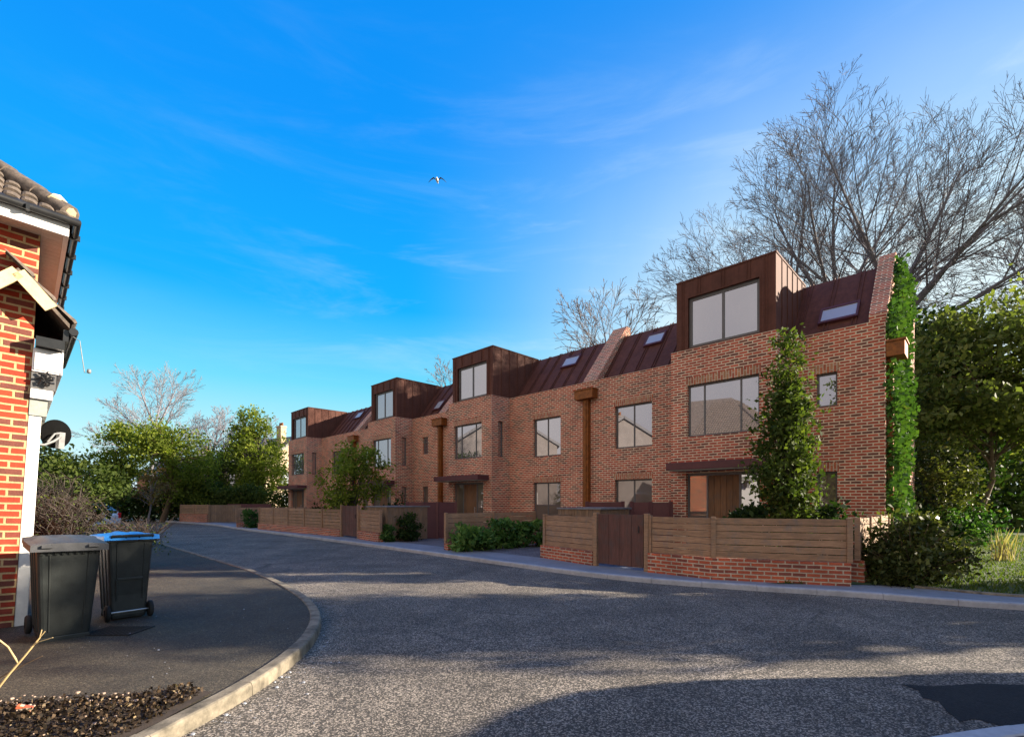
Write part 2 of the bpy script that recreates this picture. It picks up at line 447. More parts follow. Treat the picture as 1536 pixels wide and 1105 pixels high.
def deckpav():
    m, nt, bs = new_mat('block_paving')
    br = N(nt, 'ShaderNodeTexBrick'); nt.links.new(coords(nt, 'Object'), br.inputs['Vector'])
    for k, v in (('Scale', 1), ('Brick Width', .2), ('Row Height', .1), ('Mortar Size', .006)): br.inputs[k].default_value = v
    br.inputs['Color1'].default_value = (.10, .10, .115, 1); br.inputs['Color2'].default_value = (.17, .16, .17, 1); br.inputs['Mortar'].default_value = (.04, .04, .04, 1)
    n1 = noise(nt, coords(nt, 'Object'), 1.5, 5)
    c = mixc(nt, .6, br.outputs['Color'], ramp(nt, n1, [(.3, .3), (.7, .7)]), 'OVERLAY')
    nt.links.new(c, bs.inputs['Base Color']); bs.inputs['Roughness'].default_value = .8
    bump(nt, bs, br.outputs['Fac'], -.5, .006)
    return m
M['blocks'] = deckpav()

M['leaf_dark'] = leaf_mat('leaf_dark', [(0, (.010, .022, .008)), (.6, (.028, .055, .014)), (1, (.06, .095, .022))])
M['leaf_shrub'] = leaf_mat('leaf_shrub', [(0, (.015, .045, .010)), (.6, (.045, .11, .025)), (1, (.13, .20, .05))])
M['leaf_mid'] = leaf_mat('leaf_mid', [(0, (.024, .042, .010)), (.5, (.070, .100, .020)), (.93, (.12, .145, .03)), (1, (.18, .17, .04))])
M['leaf_park'] = leaf_mat('leaf_park', [(0, (.045, .06, .018)), (.5, (.13, .155, .04)), (1, (.25, .26, .08))], .4)
M['leaf_lime'] = leaf_mat('leaf_lime', [(0, (.055, .075, .012)), (.5, (.16, .20, .03)), (1, (.33, .35, .06))], .5)
M['leaf_shrub2'] = leaf_mat('leaf_shrub_light', [(0, (.03, .08, .02)), (.6, (.10, .20, .05)), (1, (.22, .30, .08))])
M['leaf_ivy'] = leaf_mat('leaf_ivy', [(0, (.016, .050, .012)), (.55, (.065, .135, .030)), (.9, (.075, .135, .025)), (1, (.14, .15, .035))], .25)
M['leaf_brown'] = leaf_mat('leaf_brown', [(0, (.05, .03, .015)), (.5, (.12, .075, .03)), (1, (.22, .17, .06))], .3)
M['leaf_bush'] = leaf_mat('leaf_bush', [(0, (.018, .028, .008)), (.5, (.055, .065, .016)), (.8, (.12, .13, .035)), (1, (.26, .24, .10))], .3, .4)
M['grass'] = leaf_mat('grass_blade', [(0, (.035, .06, .012)), (.6, (.075, .115, .02)), (1, (.16, .17, .05))], .4)
M['straw'] = leaf_mat('straw_grass', [(0, (.22, .17, .08)), (1, (.48, .40, .24))], .3)
M['litter'] = leaf_mat('leaf_litter', [(0, (.010, .007, .004)), (.7, (.035, .022, .013)), (.93, (.10, .065, .038)), (1, (.36, .27, .16))], .1)

# ------------------------------------------------------------------ terrace frame: s along the facade away from the right gable, t back into the houses
AX = Vector((-.711, .703, 0)); BX = Vector((.703, .711, 0))
RZ = math.atan2(-.703, .711)
def F(s, t, z=0.0):
    q = AX * (s + 1.71) + BX * (t + 14.34)
    return Vector((q.x, q.y, z))

def px(pxx, pyy, z=0.0):
    """ground point seen at a photograph pixel, used to lay out ground outlines"""
    Y = (1.6 - z) * 720 / (pyy - 751)
    return ((pxx - 768) / 720 * Y, Y)

# ------------------------------------------------------------------ the setting
def sheet(name, pts, z, mat, thick=0.0, parent=None):
    mb = MB()
    a = sum(pts[i][0]*pts[(i+1)%len(pts)][1] - pts[(i+1)%len(pts)][0]*pts[i][1] for i in range(len(pts)))
    if a < 0: pts = pts[::-1]
    if thick:
        n = len(pts)
        mb.poly([(p[0], p[1], z) for p in pts])
        for i in range(n):
            p, q = pts[i], pts[(i+1) % n]
            mb.poly([(p[0], p[1], z-thick), (q[0], q[1], z-thick), (q[0], q[1], z), (p[0], p[1], z)])
    else:
        mb.poly([(p[0], p[1], z) for p in pts])
    return mb.build(name, mat, parent)

g = sheet('ground', [(-900, -300), (900, -300), (900, 1500), (-900, 1500)], -.03, M['grassbase']); tag(g, kind='structure')
r_ = sheet('road', [(-60, -14), (34, -14), (34, 7), (14, 7.4), (5, 12), (-25, 42), (-60, 60)], 0.0, M['asphalt']); tag(r_, kind='structure')

pt = sheet('painted_road_shadow', [px(1352, 1026), px(1400, 1029), px(1470, 1025), px(1560, 1028), px(1640, 1040), px(1640, 1085), px(1500, 1088), px(1462, 1078), px(1440, 1082), px(1420, 1066), px(1408, 1052), px(1384, 1047), px(1378, 1036)], .004, M['road_shadow']); tag(pt, kind='structure')  # near-black sheet that paints deep shadow onto the road
# left kerb curve (outer face at the road), as seen in the photo
LK = [(-3.0, 0.4), (-2.65, 1.6), (-2.36, 2.7), (-2.24, 3.3), (-2.14, 3.9), (-2.12, 4.6), (-2.22, 5.4), (-2.5, 6.3), (-2.98, 7.2), (-3.62, 8.1), (-4.5, 9.2), (-5.75, 10.6), (-7.6, 12.4), (-10.9, 15.6), (-14.2, 18.9), (-22, 26.6), (-30, 34)]
def spline(P, n=6):
    P = [Vector((*p, 0)) for p in P]; out = []
    for i in range(len(P)-1):
        p0 = P[max(i-1, 0)]; p1 = P[i]; p2 = P[i+1]; p3 = P[min(i+2, len(P)-1)]
        for k in range(n):
            t = k / n
            out.append(.5*((2*p1) + (p2-p0)*t + (2*p0-5*p1+4*p2-p3)*t*t + (3*p1-p0-3*p2+p3)*t**3))
    out.append(P[-1]); return out
def offset(C, d):
    out = []
    for i, p in enumerate(C):
        t = (C[min(i+1, len(C)-1)] - C[max(i-1, 0)]).normalized()
        out.append(p + Vector((-t.y, t.x, 0)) * d)
    return out
def kerb(name, C, width, h, mat, seg=.915, z0=-.05, smooth_joint=.006):
    """row of kerb stones along C (outer face), body on the left of travel for positive width"""
    mb = MB()
    I = offset(C, width)
    # walk along the line and cut stones
    L = [0.0]
    for i in range(1, len(C)): L.append(L[-1] + (C[i]-C[i-1]).length)
    def at(line, s):
        for i in range(1, len(C)):
            if s <= L[i] or i == len(C)-1:
                f = (s - L[i-1]) / max(L[i]-L[i-1], 1e-6); return line[i-1].lerp(line[i], min(max(f, 0), 1))
    s = 0.0; k = 0
    while s < L[-1] - .05:
        e = min(s + seg, L[-1]); jit = random.uniform(-.004, .004)
        sub = 4
        ring = []
        for q in range(sub+1):
            ss = s + smooth_joint/2 + (e - s - smooth_joint) * q / sub
            o = at(C, ss); i_ = at(I, ss); w = (i_-o)
            hz = h + jit
            ring.append([o + Vector((0,0,z0)), o + Vector((0,0,hz-.028)) + w*.03, o + w*.09 + Vector((0,0,hz-.008)), o + w*.20 + Vector((0,0,hz)), i_ - w*.06 + Vector((0,0,hz)), i_ + Vector((0,0,hz-.01)), i_ + Vector((0,0,z0))])
        n = 7
        vs = [p for r in ring for p in r]; fs = []
        for q in range(sub):
            for j in range(n-1):
                fs.append((q*n+j, q*n+j+1, (q+1)*n+j+1, (q+1)*n+j))
        fs.append(tuple(range(n))[::-1]); fs.append(tuple(sub*n+j for j in range(n)))
        mb.mesh(vs, fs)
        s = e; k += 1
    return mb.build(name, mat)

LC = spline(LK)
kl = kerb('kerb_left', LC, .135, .11, M['kerb']); tag(kl, kind='structure')
LI = offset(LC, .135)
pv = sheet('pavement_left', [(p.x, p.y) for p in LI] + [(-60, 50), (-60, -4), (-3.2, -4)], .095, M['footway']); tag(pv, kind='structure')

RK = [(20, 3.6), (11.5, 5.7), (7.4, 7.05), (5.74, 7.95), (4.3, 8.55), (2.97, 9.2), (1.84, 9.95), (.5, 11.2), (-1.94, 13.7), (-4.8, 16.6), (-8.9, 20.7), (-15.2, 26.8), (-20.8, 32.4), (-30, 39)]
RC = spline(RK)
kr = kerb('kerb_right', RC, -.12, .10, M['kerb_pale']); tag(kr, kind='structure')
def rk_at_x(x):
    for i in range(len(RC)-1):
        if RC[i+1].x <= x <= RC[i].x:
            f = (x-RC[i].x)/(RC[i+1].x-RC[i].x); return RC[i].y + f*(RC[i+1].y-RC[i].y)
    return 9
RIN = offset(RC, -.12)
back = [(F(40, -5.0).x, F(40, -5.0).y)] + [(F(s, -4.7).x, F(s, -4.7).y) for s in (30, 20, 10, 3.4)] + [(4.1, 9.5), (6.6, 8.7), (7.6, 7.9), (9.5, 7.35), (12, 6.5), (20, 4.6)]
pr = sheet('pavement_right', [(p.x, p.y) for p in offset(RC, -.12)] + back, .092, M['paving']); tag(pr, kind='structure')
# front gardens and drives behind the pavement line
fg = sheet('garden_ground', [tuple(F(-.1, -3.8)[:2]), tuple(F(2.1, -4.85)[:2]), tuple(F(3.4, -4.9)[:2]), tuple(F(40, -5.3)[:2]), tuple(F(40, 9)[:2]), tuple(F(-.2, 9)[:2])], .084, M['blocks']); tag(fg, kind='structure')
# grass to the right of the houses
lw = sheet('lawn', [(4.6, 8.75), (7.0, 8.55), (7.6, 7.75), (9.6, 7.2), (13, 6.1), (30, 3.0), (90, 3), (90, 60), (20, 60), tuple(F(.0, 9)[:2]), tuple(F(-.15, -1)[:2]), (6.2, 9.0)], .105, M['grassbase']); tag(lw, kind='structure')
# edging kerb of the lawn
eg = kerb('lawn_edging', spline([(24, 3.6), (13.2, 5.95), (9.6, 7.12), (7.9, 7.55), (7.0, 8.35)]), -.10, .13, M['kerb']); tag(eg, kind='structure')
# near kerb at the lower right edge of the picture
nk = kerb('kerb_near', spline([(1.7, 2.6), (2.35, 3.0), (3.2, 3.25), (4.4, 3.45), (7, 3.7)]), -.14, .08, M['kerb_pale']); tag(nk, kind='structure')
np_ = sheet('pavement_near', [(1.75, 2.47), (2.42, 2.87), (3.24, 3.11), (4.4, 3.31), (7, 3.56), (9, 3.7), (9, -3), (1.6, -3)], .07, M['footway']); tag(np_, kind='structure')
# soil bed in the near left corner with its stone edging
sb = sheet('soil_bed', [(-6.5, 3.36), (-3.3, 3.60), (-2.62, 3.84), (-2.34, 3.75), (-2.38, 3.25), (-2.55, 2.5), (-3.2, .5), (-6.5, .5)], .110, M['soil']); tag(sb, kind='structure')

# ------------------------------------------------------------------ terraced houses (local x = -s, y = t, z up)
def wall_grid(mb, u0, u1, z0, z1, holes, place, depth):
    """wall rectangle with real openings; place(u, d, z) gives the point, d = 0 outside .. depth inside"""
    us = sorted({u0, u1, *[h[0] for h in holes], *[h[1] for h in holes]})
    zs = sorted({z0, z1, *[h[2] for h in holes], *[h[3] for h in holes]})
    us = [u for u in us if u0 <= u <= u1]; zs = [z for z in zs if z0 <= z <= z1]
    def solid(i, j):
        if i < 0 or j < 0 or i >= len(us)-1 or j >= len(zs)-1: return False
        uc = (us[i]+us[i+1])/2; zc = (zs[j]+zs[j+1])/2
        return not any(h[0] < uc < h[1] and h[2] < zc < h[3] for h in holes)
    # orientation test
    a = Vector(place(0, 0, 0)); ou = Vector(place(1, 0, 0))-a; od = Vector(place(0, 1, 0))-a
    flip = ou.cross(Vector((0, 0, 1))).dot(od) > 0
    def q(pts):
        mb.poly(pts[::-1] if flip else pts)
    for i in range(len(us)-1):
        for j in range(len(zs)-1):
            if not solid(i, j): continue
            a_, b_, c_, d_ = us[i], us[i+1], zs[j], zs[j+1]
            q([place(a_, 0, c_), place(b_, 0, c_), place(b_, 0, d_), place(a_, 0, d_)][::1])
            q([place(a_, depth, c_), place(a_, depth, d_), place(b_, depth, d_), place(b_, depth, c_)])
            if not solid(i-1, j): q([place(a_, 0, c_), place(a_, 0, d_), place(a_, depth, d_), place(a_, depth, c_)])
            if not solid(i+1, j): q([place(b_, 0, c_), place(b_, depth, c_), place(b_, depth, d_), place(b_, 0, d_)])
            if not solid(i, j-1): q([place(a_, 0, c_), place(a_, depth, c_), place(b_, depth, c_), place(b_, 0, c_)])
            if not solid(i, j+1): q([place(a_, 0, d_), place(b_, 0, d_), place(b_, depth, d_), place(a_, depth, d_)])

def window(root, u0, u1, z0, z1, place, splits, glass, depth=.10, fw=.05, label=None):
    """frame (part) with its panes (sub-parts); place(u, d, z)"""
    fr = MB()
    def pbox(mb, a, b, d0, d1, c, d):
        P = [place(a, d0, c), place(b, d0, c), place(b, d1, c), place(a, d1, c), place(a, d0, d), place(b, d0, d), place(b, d1, d), place(a, d1, d)]
        mb.mesh(P, ((0,3,2,1),(4,5,6,7),(0,1,5,4),(1,2,6,5),(2,3,7,6),(3,0,4,7)))
    d0, d1 = depth, depth + .06
    pbox(fr, u0, u1, d0, d1, z0, z0+fw); pbox(fr, u0, u1, d0, d1, z1-fw, z1)
    pbox(fr, u0, u0+fw, d0, d1, z0+fw, z1-fw); pbox(fr, u1-fw, u1, d0, d1, z0+fw, z1-fw)
    xs = [u0+fw] + [u0 + (u1-u0)*s for s in splits] + [u1-fw]
    for x in xs[1:-1]:
        pbox(fr, x-fw*.4, x+fw*.4, d0, d1, z0+fw, z1-fw)
    f = fr.build('window', M['frame'], root)
    if label: f['label'] = label
    for i in range(len(xs)-1):
        a = xs[i] + (fw*.4 if i else 0); b = xs[i+1] - (fw*.4 if i < len(xs)-2 else 0)
        pm = MB(); pbox(pm, a, b, d0+.022, d0+.032, z0+fw, z1-fw)
        pm.build('pane', glass, f)
    return f

def lintel(root, u0, u1, z, place, rows=1):
    mb = MB()
    a, b, h, d = u0-.04, u1+.04, .225, -.004
    P = [place(a, d, z), place(b, d, z), place(b, d, z+h), place(a, d, z+h), place(a, .05, z), place(b, .05, z), place(b, .05, z+h), place(a, .05, z+h)]
    mb.mesh(P, ((0,1,2,3),(3,2,6,7),(0,3,7,4),(1,5,6,2),(0,4,5,1)), rot=True)
    return mb.build('lintel', M['soldier'], root)

PAR = 5.92; RT = 7.92; GZ = .084
def house(s0, s1, bay, front, label, canopy, rl, sidewin, gable=False, hopper=None, doorset=None, bayw=None, dormw=None, parr=(0, 0), ivy=False):
    root = empty('terraced_house', F(s0, 0, 0), RZ, label, 'house', 'new brick terraced houses')
    W = s1 - s0
    X = lambda s: -(s - s0)
    b0, b1 = bay; BT = -1.05
    pf = lambda u, d, z: (X(u), d, z)                       # main front wall, u = s
    pb = lambda u, d, z: (X(u), BT + d, z)                  # bay front
    pr_ = lambda u, d, z: (X(b0 + d), u, z)                 # bay right cheek, u = t
    pl_ = lambda u, d, z: (X(b1 - d), u, z)                 # bay left cheek
    w = MB()
    holes = [(a, b, c, d) for a, b, c, d, *_ in front]
    TH = .3
    wall_grid(w, s0, b0+.001, GZ, PAR, [h for h in holes if h[1] < b0+.01], pf, TH)
    wall_grid(w, b1-.001, s1, GZ, PAR, [h for h in holes if h[0] > b1-.01], pf, TH)
    d0, d1 = doorset or (b0+.4, b1-.45); w0, w1 = bayw or (b0+.41, b1-.49)
    wall_grid(w, b0, b1, GZ, PAR, [(w0, w1, 3.42, 4.89), (d0, d1, GZ, 2.38)], pb, TH)
    sh = []
    for (c, d) in sidewin: sh.append((-.68, -.36, c, d))
    wall_grid(w, BT+TH, .3, GZ, PAR, sh, pr_, TH)
    wall_grid(w, BT+TH, .3, GZ, PAR, [], pl_, TH)
    # back wall, closing
    w.box(X(s0)-.001, X(s1), 6.2, 6.5, GZ, RT-.05)
    if gable:
        # brick gable end, sloping with the roof
        prof = [(0, GZ), (6.5, GZ), (6.5, RT+.02), (1.95, RT+.3), (1.85, RT+.30), (0.0, PAR-.0)]
        prof = [(0.301, GZ), (6.19, GZ), (6.19, 8.2), (1.88, 8.2), (.301, 6.19)]
        g0, g1 = X(s0), X(s0)-.36
        w.poly([(g0, y, z) for y, z in prof]); w.poly([(g1, y, z) for y, z in prof][::-1])
        for i in range(len(prof)):
            (y, z), (y2, z2) = prof[i], prof[(i+1) % len(prof)]
            w.poly([(g0, y, z), (g1, y, z), (g1, y2, z2), (g0, y2, z2)])
    body = w.build('wall', M['brick'], root)
    # party wall upstand with sloping top
    if parr[1] > 0:
        p0, p1 = parr
        up = MB(); prof = [(.02, 5.7), (2.3, 5.7), (2.3, 8.38), (2.06, 8.38), (.02, PAR+.03)]
        a_, b_ = X(p0), X(p1)
        up.poly([(a_, y, z) for y, z in prof]); up.poly([(b_, y, z) for y, z in prof][::-1])
        for i in range(len(prof)):
            (y, z), (y2, z2) = prof[i], prof[(i+1) % len(prof)]
            up.poly([(a_, y, z), (b_, y, z), (b_, y2, z2), (a_, y2, z2)])
        up.build('parapet', M['brick'], root)
    # slab lid on bay behind dormer and dark floor inside
    fl = MB(); fl.box(X(s0)-.37, X(s1)+.02, .31, 6.18, 5.60, 5.68); fl.box(X(s0)-.37, X(s1)+.02, .31, 6.18, GZ, GZ+.05)
    fl.box(X(b0)-.31, X(b1)+.31, BT+.31, .30, 5.60, 5.68); fl.box(X(s0)-.37, X(s1)+.02, .31, 6.18, 2.75, 2.85)
    fl.build('floor_slab', M['soffit'], root)
    # metal roof: slope with ribs, flat top
    rf = MB()
    ra, rb = X(s0) - (.36 if gable else 0), X(s1)
    t0, z0, t1, z1 = .30, 5.86, 1.9, RT
    th = .06
    rf.poly([(ra, t0, z0), (ra, t1, z1), (rb, t1, z1), (rb, t0, z0)])
    rf.poly([(ra, t1, z1), (ra, 6.19, z1-.02), (rb, 6.19, z1-.02), (rb, t1, z1)])
    dy, dz = t1-t0, z1-z0; ll = math.hypot(dy, dz); ny, nz = -dz/ll, dy/ll
    x = ra - .30
    while x > rb + .1:
        s_abs = s0 - x
        if not (b0 + .05 < s_abs < b1 - .05):
            for off in (0.0, .09):
                xx = x - off
                P = []
                for (yy, zz) in ((t0, z0), (t1+.02, z1+.02)):
                    P += [(xx-.011, yy, zz), (xx+.011, yy, zz), (xx+.011, yy+ny*.035, zz+nz*.035), (xx-.011, yy+ny*.035, zz+nz*.035)]
                rf.mesh(P, ((0,1,2,3),(7,6,5,4),(0,4,5,1),(1,5,6,2),(2,6,7,3),(3,7,4,0)))
        x -= .62
    # eaves gutter strip behind the brick parapet
    rf.box(ra, rb, .29, .36, 5.80, 5.90)
    roof = rf.build('roof', M['zinc'], root)
    # rooflights lie in the slope: sub-parts of the roof
    for (a_, b_, ta, tb) in rl:
        def sl(u, tt, up_):
            zz = z0 + (tt-t0)*dz/dy
            return (X(u), tt + ny*up_, zz + nz*up_)
        fm = MB()
        def strip(u_a, u_b, t_a, t_b, h0, h1, mb):
            P = [sl(u_a, t_a, h0), sl(u_b, t_a, h0), sl(u_b, t_b, h0), sl(u_a, t_b, h0), sl(u_a, t_a, h1), sl(u_b, t_a, h1), sl(u_b, t_b, h1), sl(u_a, t_b, h1)]
            mb.mesh(P, ((0,3,2,1),(4,5,6,7),(0,1,5,4),(1,2,6,5),(2,3,7,6),(3,0,4,7)))
        e = .05
        strip(a_-e, b_+e, ta-e, ta, 0, .09, fm); strip(a_-e, b_+e, tb, tb+e, 0, .09, fm)
        strip(a_-e, a_, ta, tb, 0, .09, fm); strip(b_, b_+e, ta, tb, 0, .09, fm)
        gm = MB(); strip(a_, b_, ta, tb, .02, .07, gm)
        fr = fm.build('rooflight', M['maroon'], root)
        gm.build('pane', M['glass_sky'], fr)
    # dormer: metal box with an opening at the front
    q0, q1 = b0 + .08, b1 - .10; DT = -.90; DZ0, DZ1 = 5.68, 7.95
    dw = dormw or (q0+.38, q1-.35)
    dm = MB()
    pd = lambda u, d, z: (X(u), DT + d, z)
    wall_grid(dm, q0, q1, DZ0, DZ1, [(dw[0], dw[1], 6.0, 7.44)], pd, .22)
    def cheek(sx, sign):
        prof = [(DT+.22, DZ0), (.30, DZ0), (t0+.0, z0), (t1, z1-.002), (2.3, DZ1-.03), (2.3, DZ1), (DT+.22, DZ1)]
        xa = X(sx); xb = X(sx + sign*.12)
        f1 = [(xa, y, z) for y, z in prof]; f2 = [(xb, y, z) for y, z in prof]
        dm.poly(f1); dm.poly(f2[::-1])
        for i in range(len(prof)):
            j = (i+1) % len(prof); dm.poly([f1[i], f2[i], f2[j], f1[j]])
        for k in range(1, 7):
            yy = DT + .48*k
            if yy > 1.9: break
            zb = PAR-.04 if yy < .3 else z0 + (yy-t0)*dz/dy
            dm.box(min(xa, xa+sign*.022), max(xa, xa+sign*.022), yy-.011, yy+.011, zb, DZ1-.01)
    cheek(q0, 1); cheek(q1, -1)
    dm.box(X(q0)-.12, X(q1)+.12, DT+.22, 2.3, DZ1-.10, DZ1-.001)
    # trims: corner and head ribs on the front
    for u in (q0+.20, q0+.27, q1-.16, q1-.22): dm.box(X(u)-.008, X(u)+.008, DT-.018, DT, PAR, DZ1-.01)
    for u in np.linspace(q0, q1, 5)[1:-1]:
        for o_ in (-.04, .04): dm.box(X(u+o_)-.008, X(u+o_)+.008, DT-.018, DT, 7.47, DZ1-.01)
    dm.box(X(q0)+.02, X(q1)-.02, DT-.02, DT, DZ1-.012, DZ1+.03); dm.box(X(q0)-.0, X(q0)+.02, DT, 1.9, DZ1-.012, DZ1+.03)
    # reveal trim round the window
    dm.box(X(dw[0])+.03, X(dw[0]), DT-.012, DT+.1, 6.0, 7.47); dm.box(X(dw[1]), X(dw[1])-.03, DT-.012, DT+.1, 6.0, 7.47); dm.box(X(dw[0]), X(dw[1]), DT-.012, DT+.1, 7.441, 7.47)
    dm.build('dormer', M['zinc'], root)
    window(root, dw[0]+.0, dw[1]-.0, 6.0, 7.44, pd, [.5], M['glass'], .08, .085, 'dormer window with two tall panes')
    # bay window and side windows
    window(root, w0, w1, 3.42, 4.89, pb, [.25, .76], M['glass'], .09)
    lintel(root, w0, w1, 4.89, pb)
    for (c, d) in sidewin:
        window(root, -.68, -.36, c, d, pr_, [], M['glass'], .09, .035); 
    for a_, b_, c, d, nspl, gl in front:
        window(root, a_, b_, c, d, pf, [.5] if nspl == 2 else [], M[gl], .09)
        lintel(root, a_, b_, d, pf)
    # door set: frame, side lights, oak door
    fr = MB()
    def pbx(mb, a, b, e0, e1, c, d): mb.box(X(a), X(b), BT+e0, BT+e1, c, d)
    pbx(fr, d0, d1, .12, .19, 2.31, 2.38)
    k0 = d0 + (d1-d0)*.28; k1 = d0 + (d1-d0)*.70
    for u in (d0, k0-.05, k1, d1-.05): pbx(fr, u, u+.05, .12, .19, GZ+.02, 2.31)
    pbx(fr, d0, d1, .12, .19, GZ, GZ+.02)
    f = fr.build('door_frame', M['frame'], root)
    for (a, b) in ((d0+.05, k0-.05), (k1+.05, d1-.05)):
        pm = MB(); pbx(pm, a, b, .145, .155, GZ+.02, 2.31); pm.build('pane', M['glass_low'], f)
    dr = MB(); nb = 5
    for i in range(nb):
        a = k0 + (k1-k0)*i/nb; b = k0 + (k1-k0)*(i+1)/nb
        pbx(dr, a+.004, b-.004, .13, .165, GZ+.03, 2.30)
    pbx(dr, k0, k1, .165, .18, GZ+.03, 2.30)
    door = dr.build('door', M['door'], root)
    hd = MB(); hd.tube([(X(k0+.07), BT+.08, .95), (X(k0+.07), BT+.08, 1.35)], .012, 8); hd.tube([(X(k0+.07), BT+.08, 1.0), (X(k0+.07), BT+.135, 1.0)], .008, 6); hd.tube([(X(k0+.07), BT+.08, 1.3), (X(k0+.07), BT+.135, 1.3)], .008, 6)
    hd.build('handle', M['steel'], door)
    ca, cb = canopy
    cn = MB(); pbx(cn, ca, cb, -.62, 0, 2.46, 2.66)
    c_ = cn.build('canopy', M['maroon'], root, .008)
    cs = MB(); pbx(cs, ca+.06, cb-.06, -.58, -.001, 2.435, 2.4605); cs.build('soffit', M['soffit'], c_)
    if hopper is not None:
        h = hopper
        hm = MB(); hm.box(X(h-.40), X(h+.40), -.34, -.003, 5.25, 5.62); hm.box(X(h-.43), X(h+.43), -.37, -.003, 5.56, 5.60)
        hp = hm.build('rain_hopper', M['corten'], root, .01)
        pp = MB(); pp.box(X(h-.09), X(h+.13), -.17, -.004, GZ, 5.25)
        pp.box(X(h-.02), X(h+.04), -.20, -.17, GZ+.1, 5.22)
        pp.build('downpipe', M['corten'], root)
    return root

H1 = house(0.0, 8.53, (2.03, 4.87), [(.96, 1.42, 4.0, 4.86, 1, 'glass'), (.96, 1.42, 1.46, 2.35, 1, 'glass_low'), (6.05, 7.45, 3.4, 4.86, 2, 'glass'), (6.05, 7.45, .95, 2.33, 2, 'glass_low')],
           'nearest brick terraced house, with an ivy covered gable end', (2.2, 4.72), [(.68, 1.46, .68, .98), (6.38, 7.0, 1.30, 1.60)], [(3.42, 4.89)], gable=True, hopper=8.56, doorset=(2.45, 4.42), bayw=(2.46, 4.38), dormw=(2.5, 4.42), parr=(8.22, 8.84))
H2 = house(8.53, 17.3, (12.6, 15.42), [(9.86, 11.26, 3.35, 4.86, 2, 'glass'), (9.86, 11.26, .30, 2.33, 2, 'glass_low'), (16.05, 16.5, 4.0, 4.86, 1, 'glass')],
           'second brick terraced house, between the two rust orange downpipes', (12.75, 15.7), [(10.07, 10.78, 1.26, 1.56), (16.1, 16.7, .7, 1.0)], [(3.42, 4.89)], hopper=17.3, doorset=(13.1, 15.1), bayw=(13.2, 15.05), parr=(17.0, 17.6))
H3 = house(17.3, 26.1, (19.85, 22.65), [(18.47, 18.93, 3.98, 4.86, 1, 'glass'), (18.47, 18.93, 1.46, 2.33, 1, 'glass_low'), (23.9, 25.2, 3.35, 4.86, 2, 'glass'), (23.9, 25.2, .95, 2.33, 2, 'glass_low')],
           'third brick terraced house, partly behind the round leafy street tree', (19.9, 22.6), [(18.36, 18.85, .68, 1.02), (24.2, 24.8, 1.3, 1.6)], [(3.42, 4.89), (1.0, 2.33)], hopper=26.1, parr=(25.8, 26.4))
H4 = house(26.1, 36.0, (30.95, 34.1), [(27.9, 29.3, 3.4, 4.86, 2, 'glass'), (27.9, 29.3, .95, 2.33, 2, 'glass_low')],
           'farthest brick terraced house, at the left end of the row', (30.9, 34.6), [(27.95, 28.7, 1.3, 1.6)], [(3.42, 4.89)])
# end gable of the farthest house and the corner hopper of the nearest one
em = MB()
prof = [(.301, GZ), (6.19, GZ), (6.19, 8.2), (1.88, 8.2), (.301, 6.19)]
em.poly([(-9.901, y, z) for y, z in prof][::-1]); em.poly([(-9.58, y, z) for y, z in prof])
for i in range(len(prof)):
    (y, z), (y2, z2) = prof[i], prof[(i+1) % len(prof)]
    em.poly([(-9.901, y, z), (-9.58, y, z), (-9.58, y2, z2), (-9.901, y2, z2)])
em.build('gable_wall', M['brick'], H4)
hm = MB(); hm.box(.004, .36, .02, .62, 5.02, 5.42); hm.box(.004, .39, -.01, .65, 5.36, 5.405)
hm.build('rain_hopper', M['corten'], H1, .01)
pp = MB(); pp.box(.004, .12, .22, .40, GZ+.05, 5.02); pp.build('downpipe', M['corten'], H1)

#@@PART2
# ------------------------------------------------------------------ foliage and trees
def leaf_object(name, P, size, mat, parent=None, up=.35, tint=None, aspect=.55, sizevar=.45, nrm=None):
    """many small leaf faces (one folded kite each) around the points P"""
    n = len(P)
    s = size * (1 + sizevar * (rng.random(n) * 2 - 1))
    d = rng.normal(size=(n, 3)); d[:, 2] += up * rng.random(n)
    d /= np.linalg.norm(d, axis=1)[:, None]
    r = rng.normal(size=(n, 3))
    if nrm is not None: r = np.cross(d, np.array(nrm)[None, :] + .5 * rng.normal(size=(n, 3)))
    w = np.cross(d, r); w /= np.maximum(np.linalg.norm(w, axis=1), 1e-6)[:, None]
    nn = np.cross(d, w)
    L = s[:, None]
    v0 = P; v1 = P + d*L*.5 + w*L*aspect*.5 + nn*L*.08; v2 = P + d*L; v3 = P + d*L*.5 - w*L*aspect*.5 + nn*L*.08
    V = np.stack([v0, v1, v2, v3], 1).reshape(-1, 3).astype(np.float32)
    me = bpy.data.meshes.new(name)
    me.vertices.add(4*n); me.vertices.foreach_set('co', V.ravel())
    me.loops.add(4*n); me.loops.foreach_set('vertex_index', np.arange(4*n, dtype=np.int32))
    me.polygons.add(n); me.polygons.foreach_set('loop_start', np.arange(0, 4*n, 4, dtype=np.int32))
    me.update(calc_edges=True)
    at = me.attributes.new('tint', 'FLOAT', 'FACE')
    tv = rng.random(n) if tint is None else np.clip(tint, 0, 1)
    at.data.foreach_set('value', tv.astype(np.float32))
    me.materials.append(mat)
    o = bpy.data.objects.new(name, me); COL.objects.link(o)
    if parent is not None: o.parent = parent
    return o

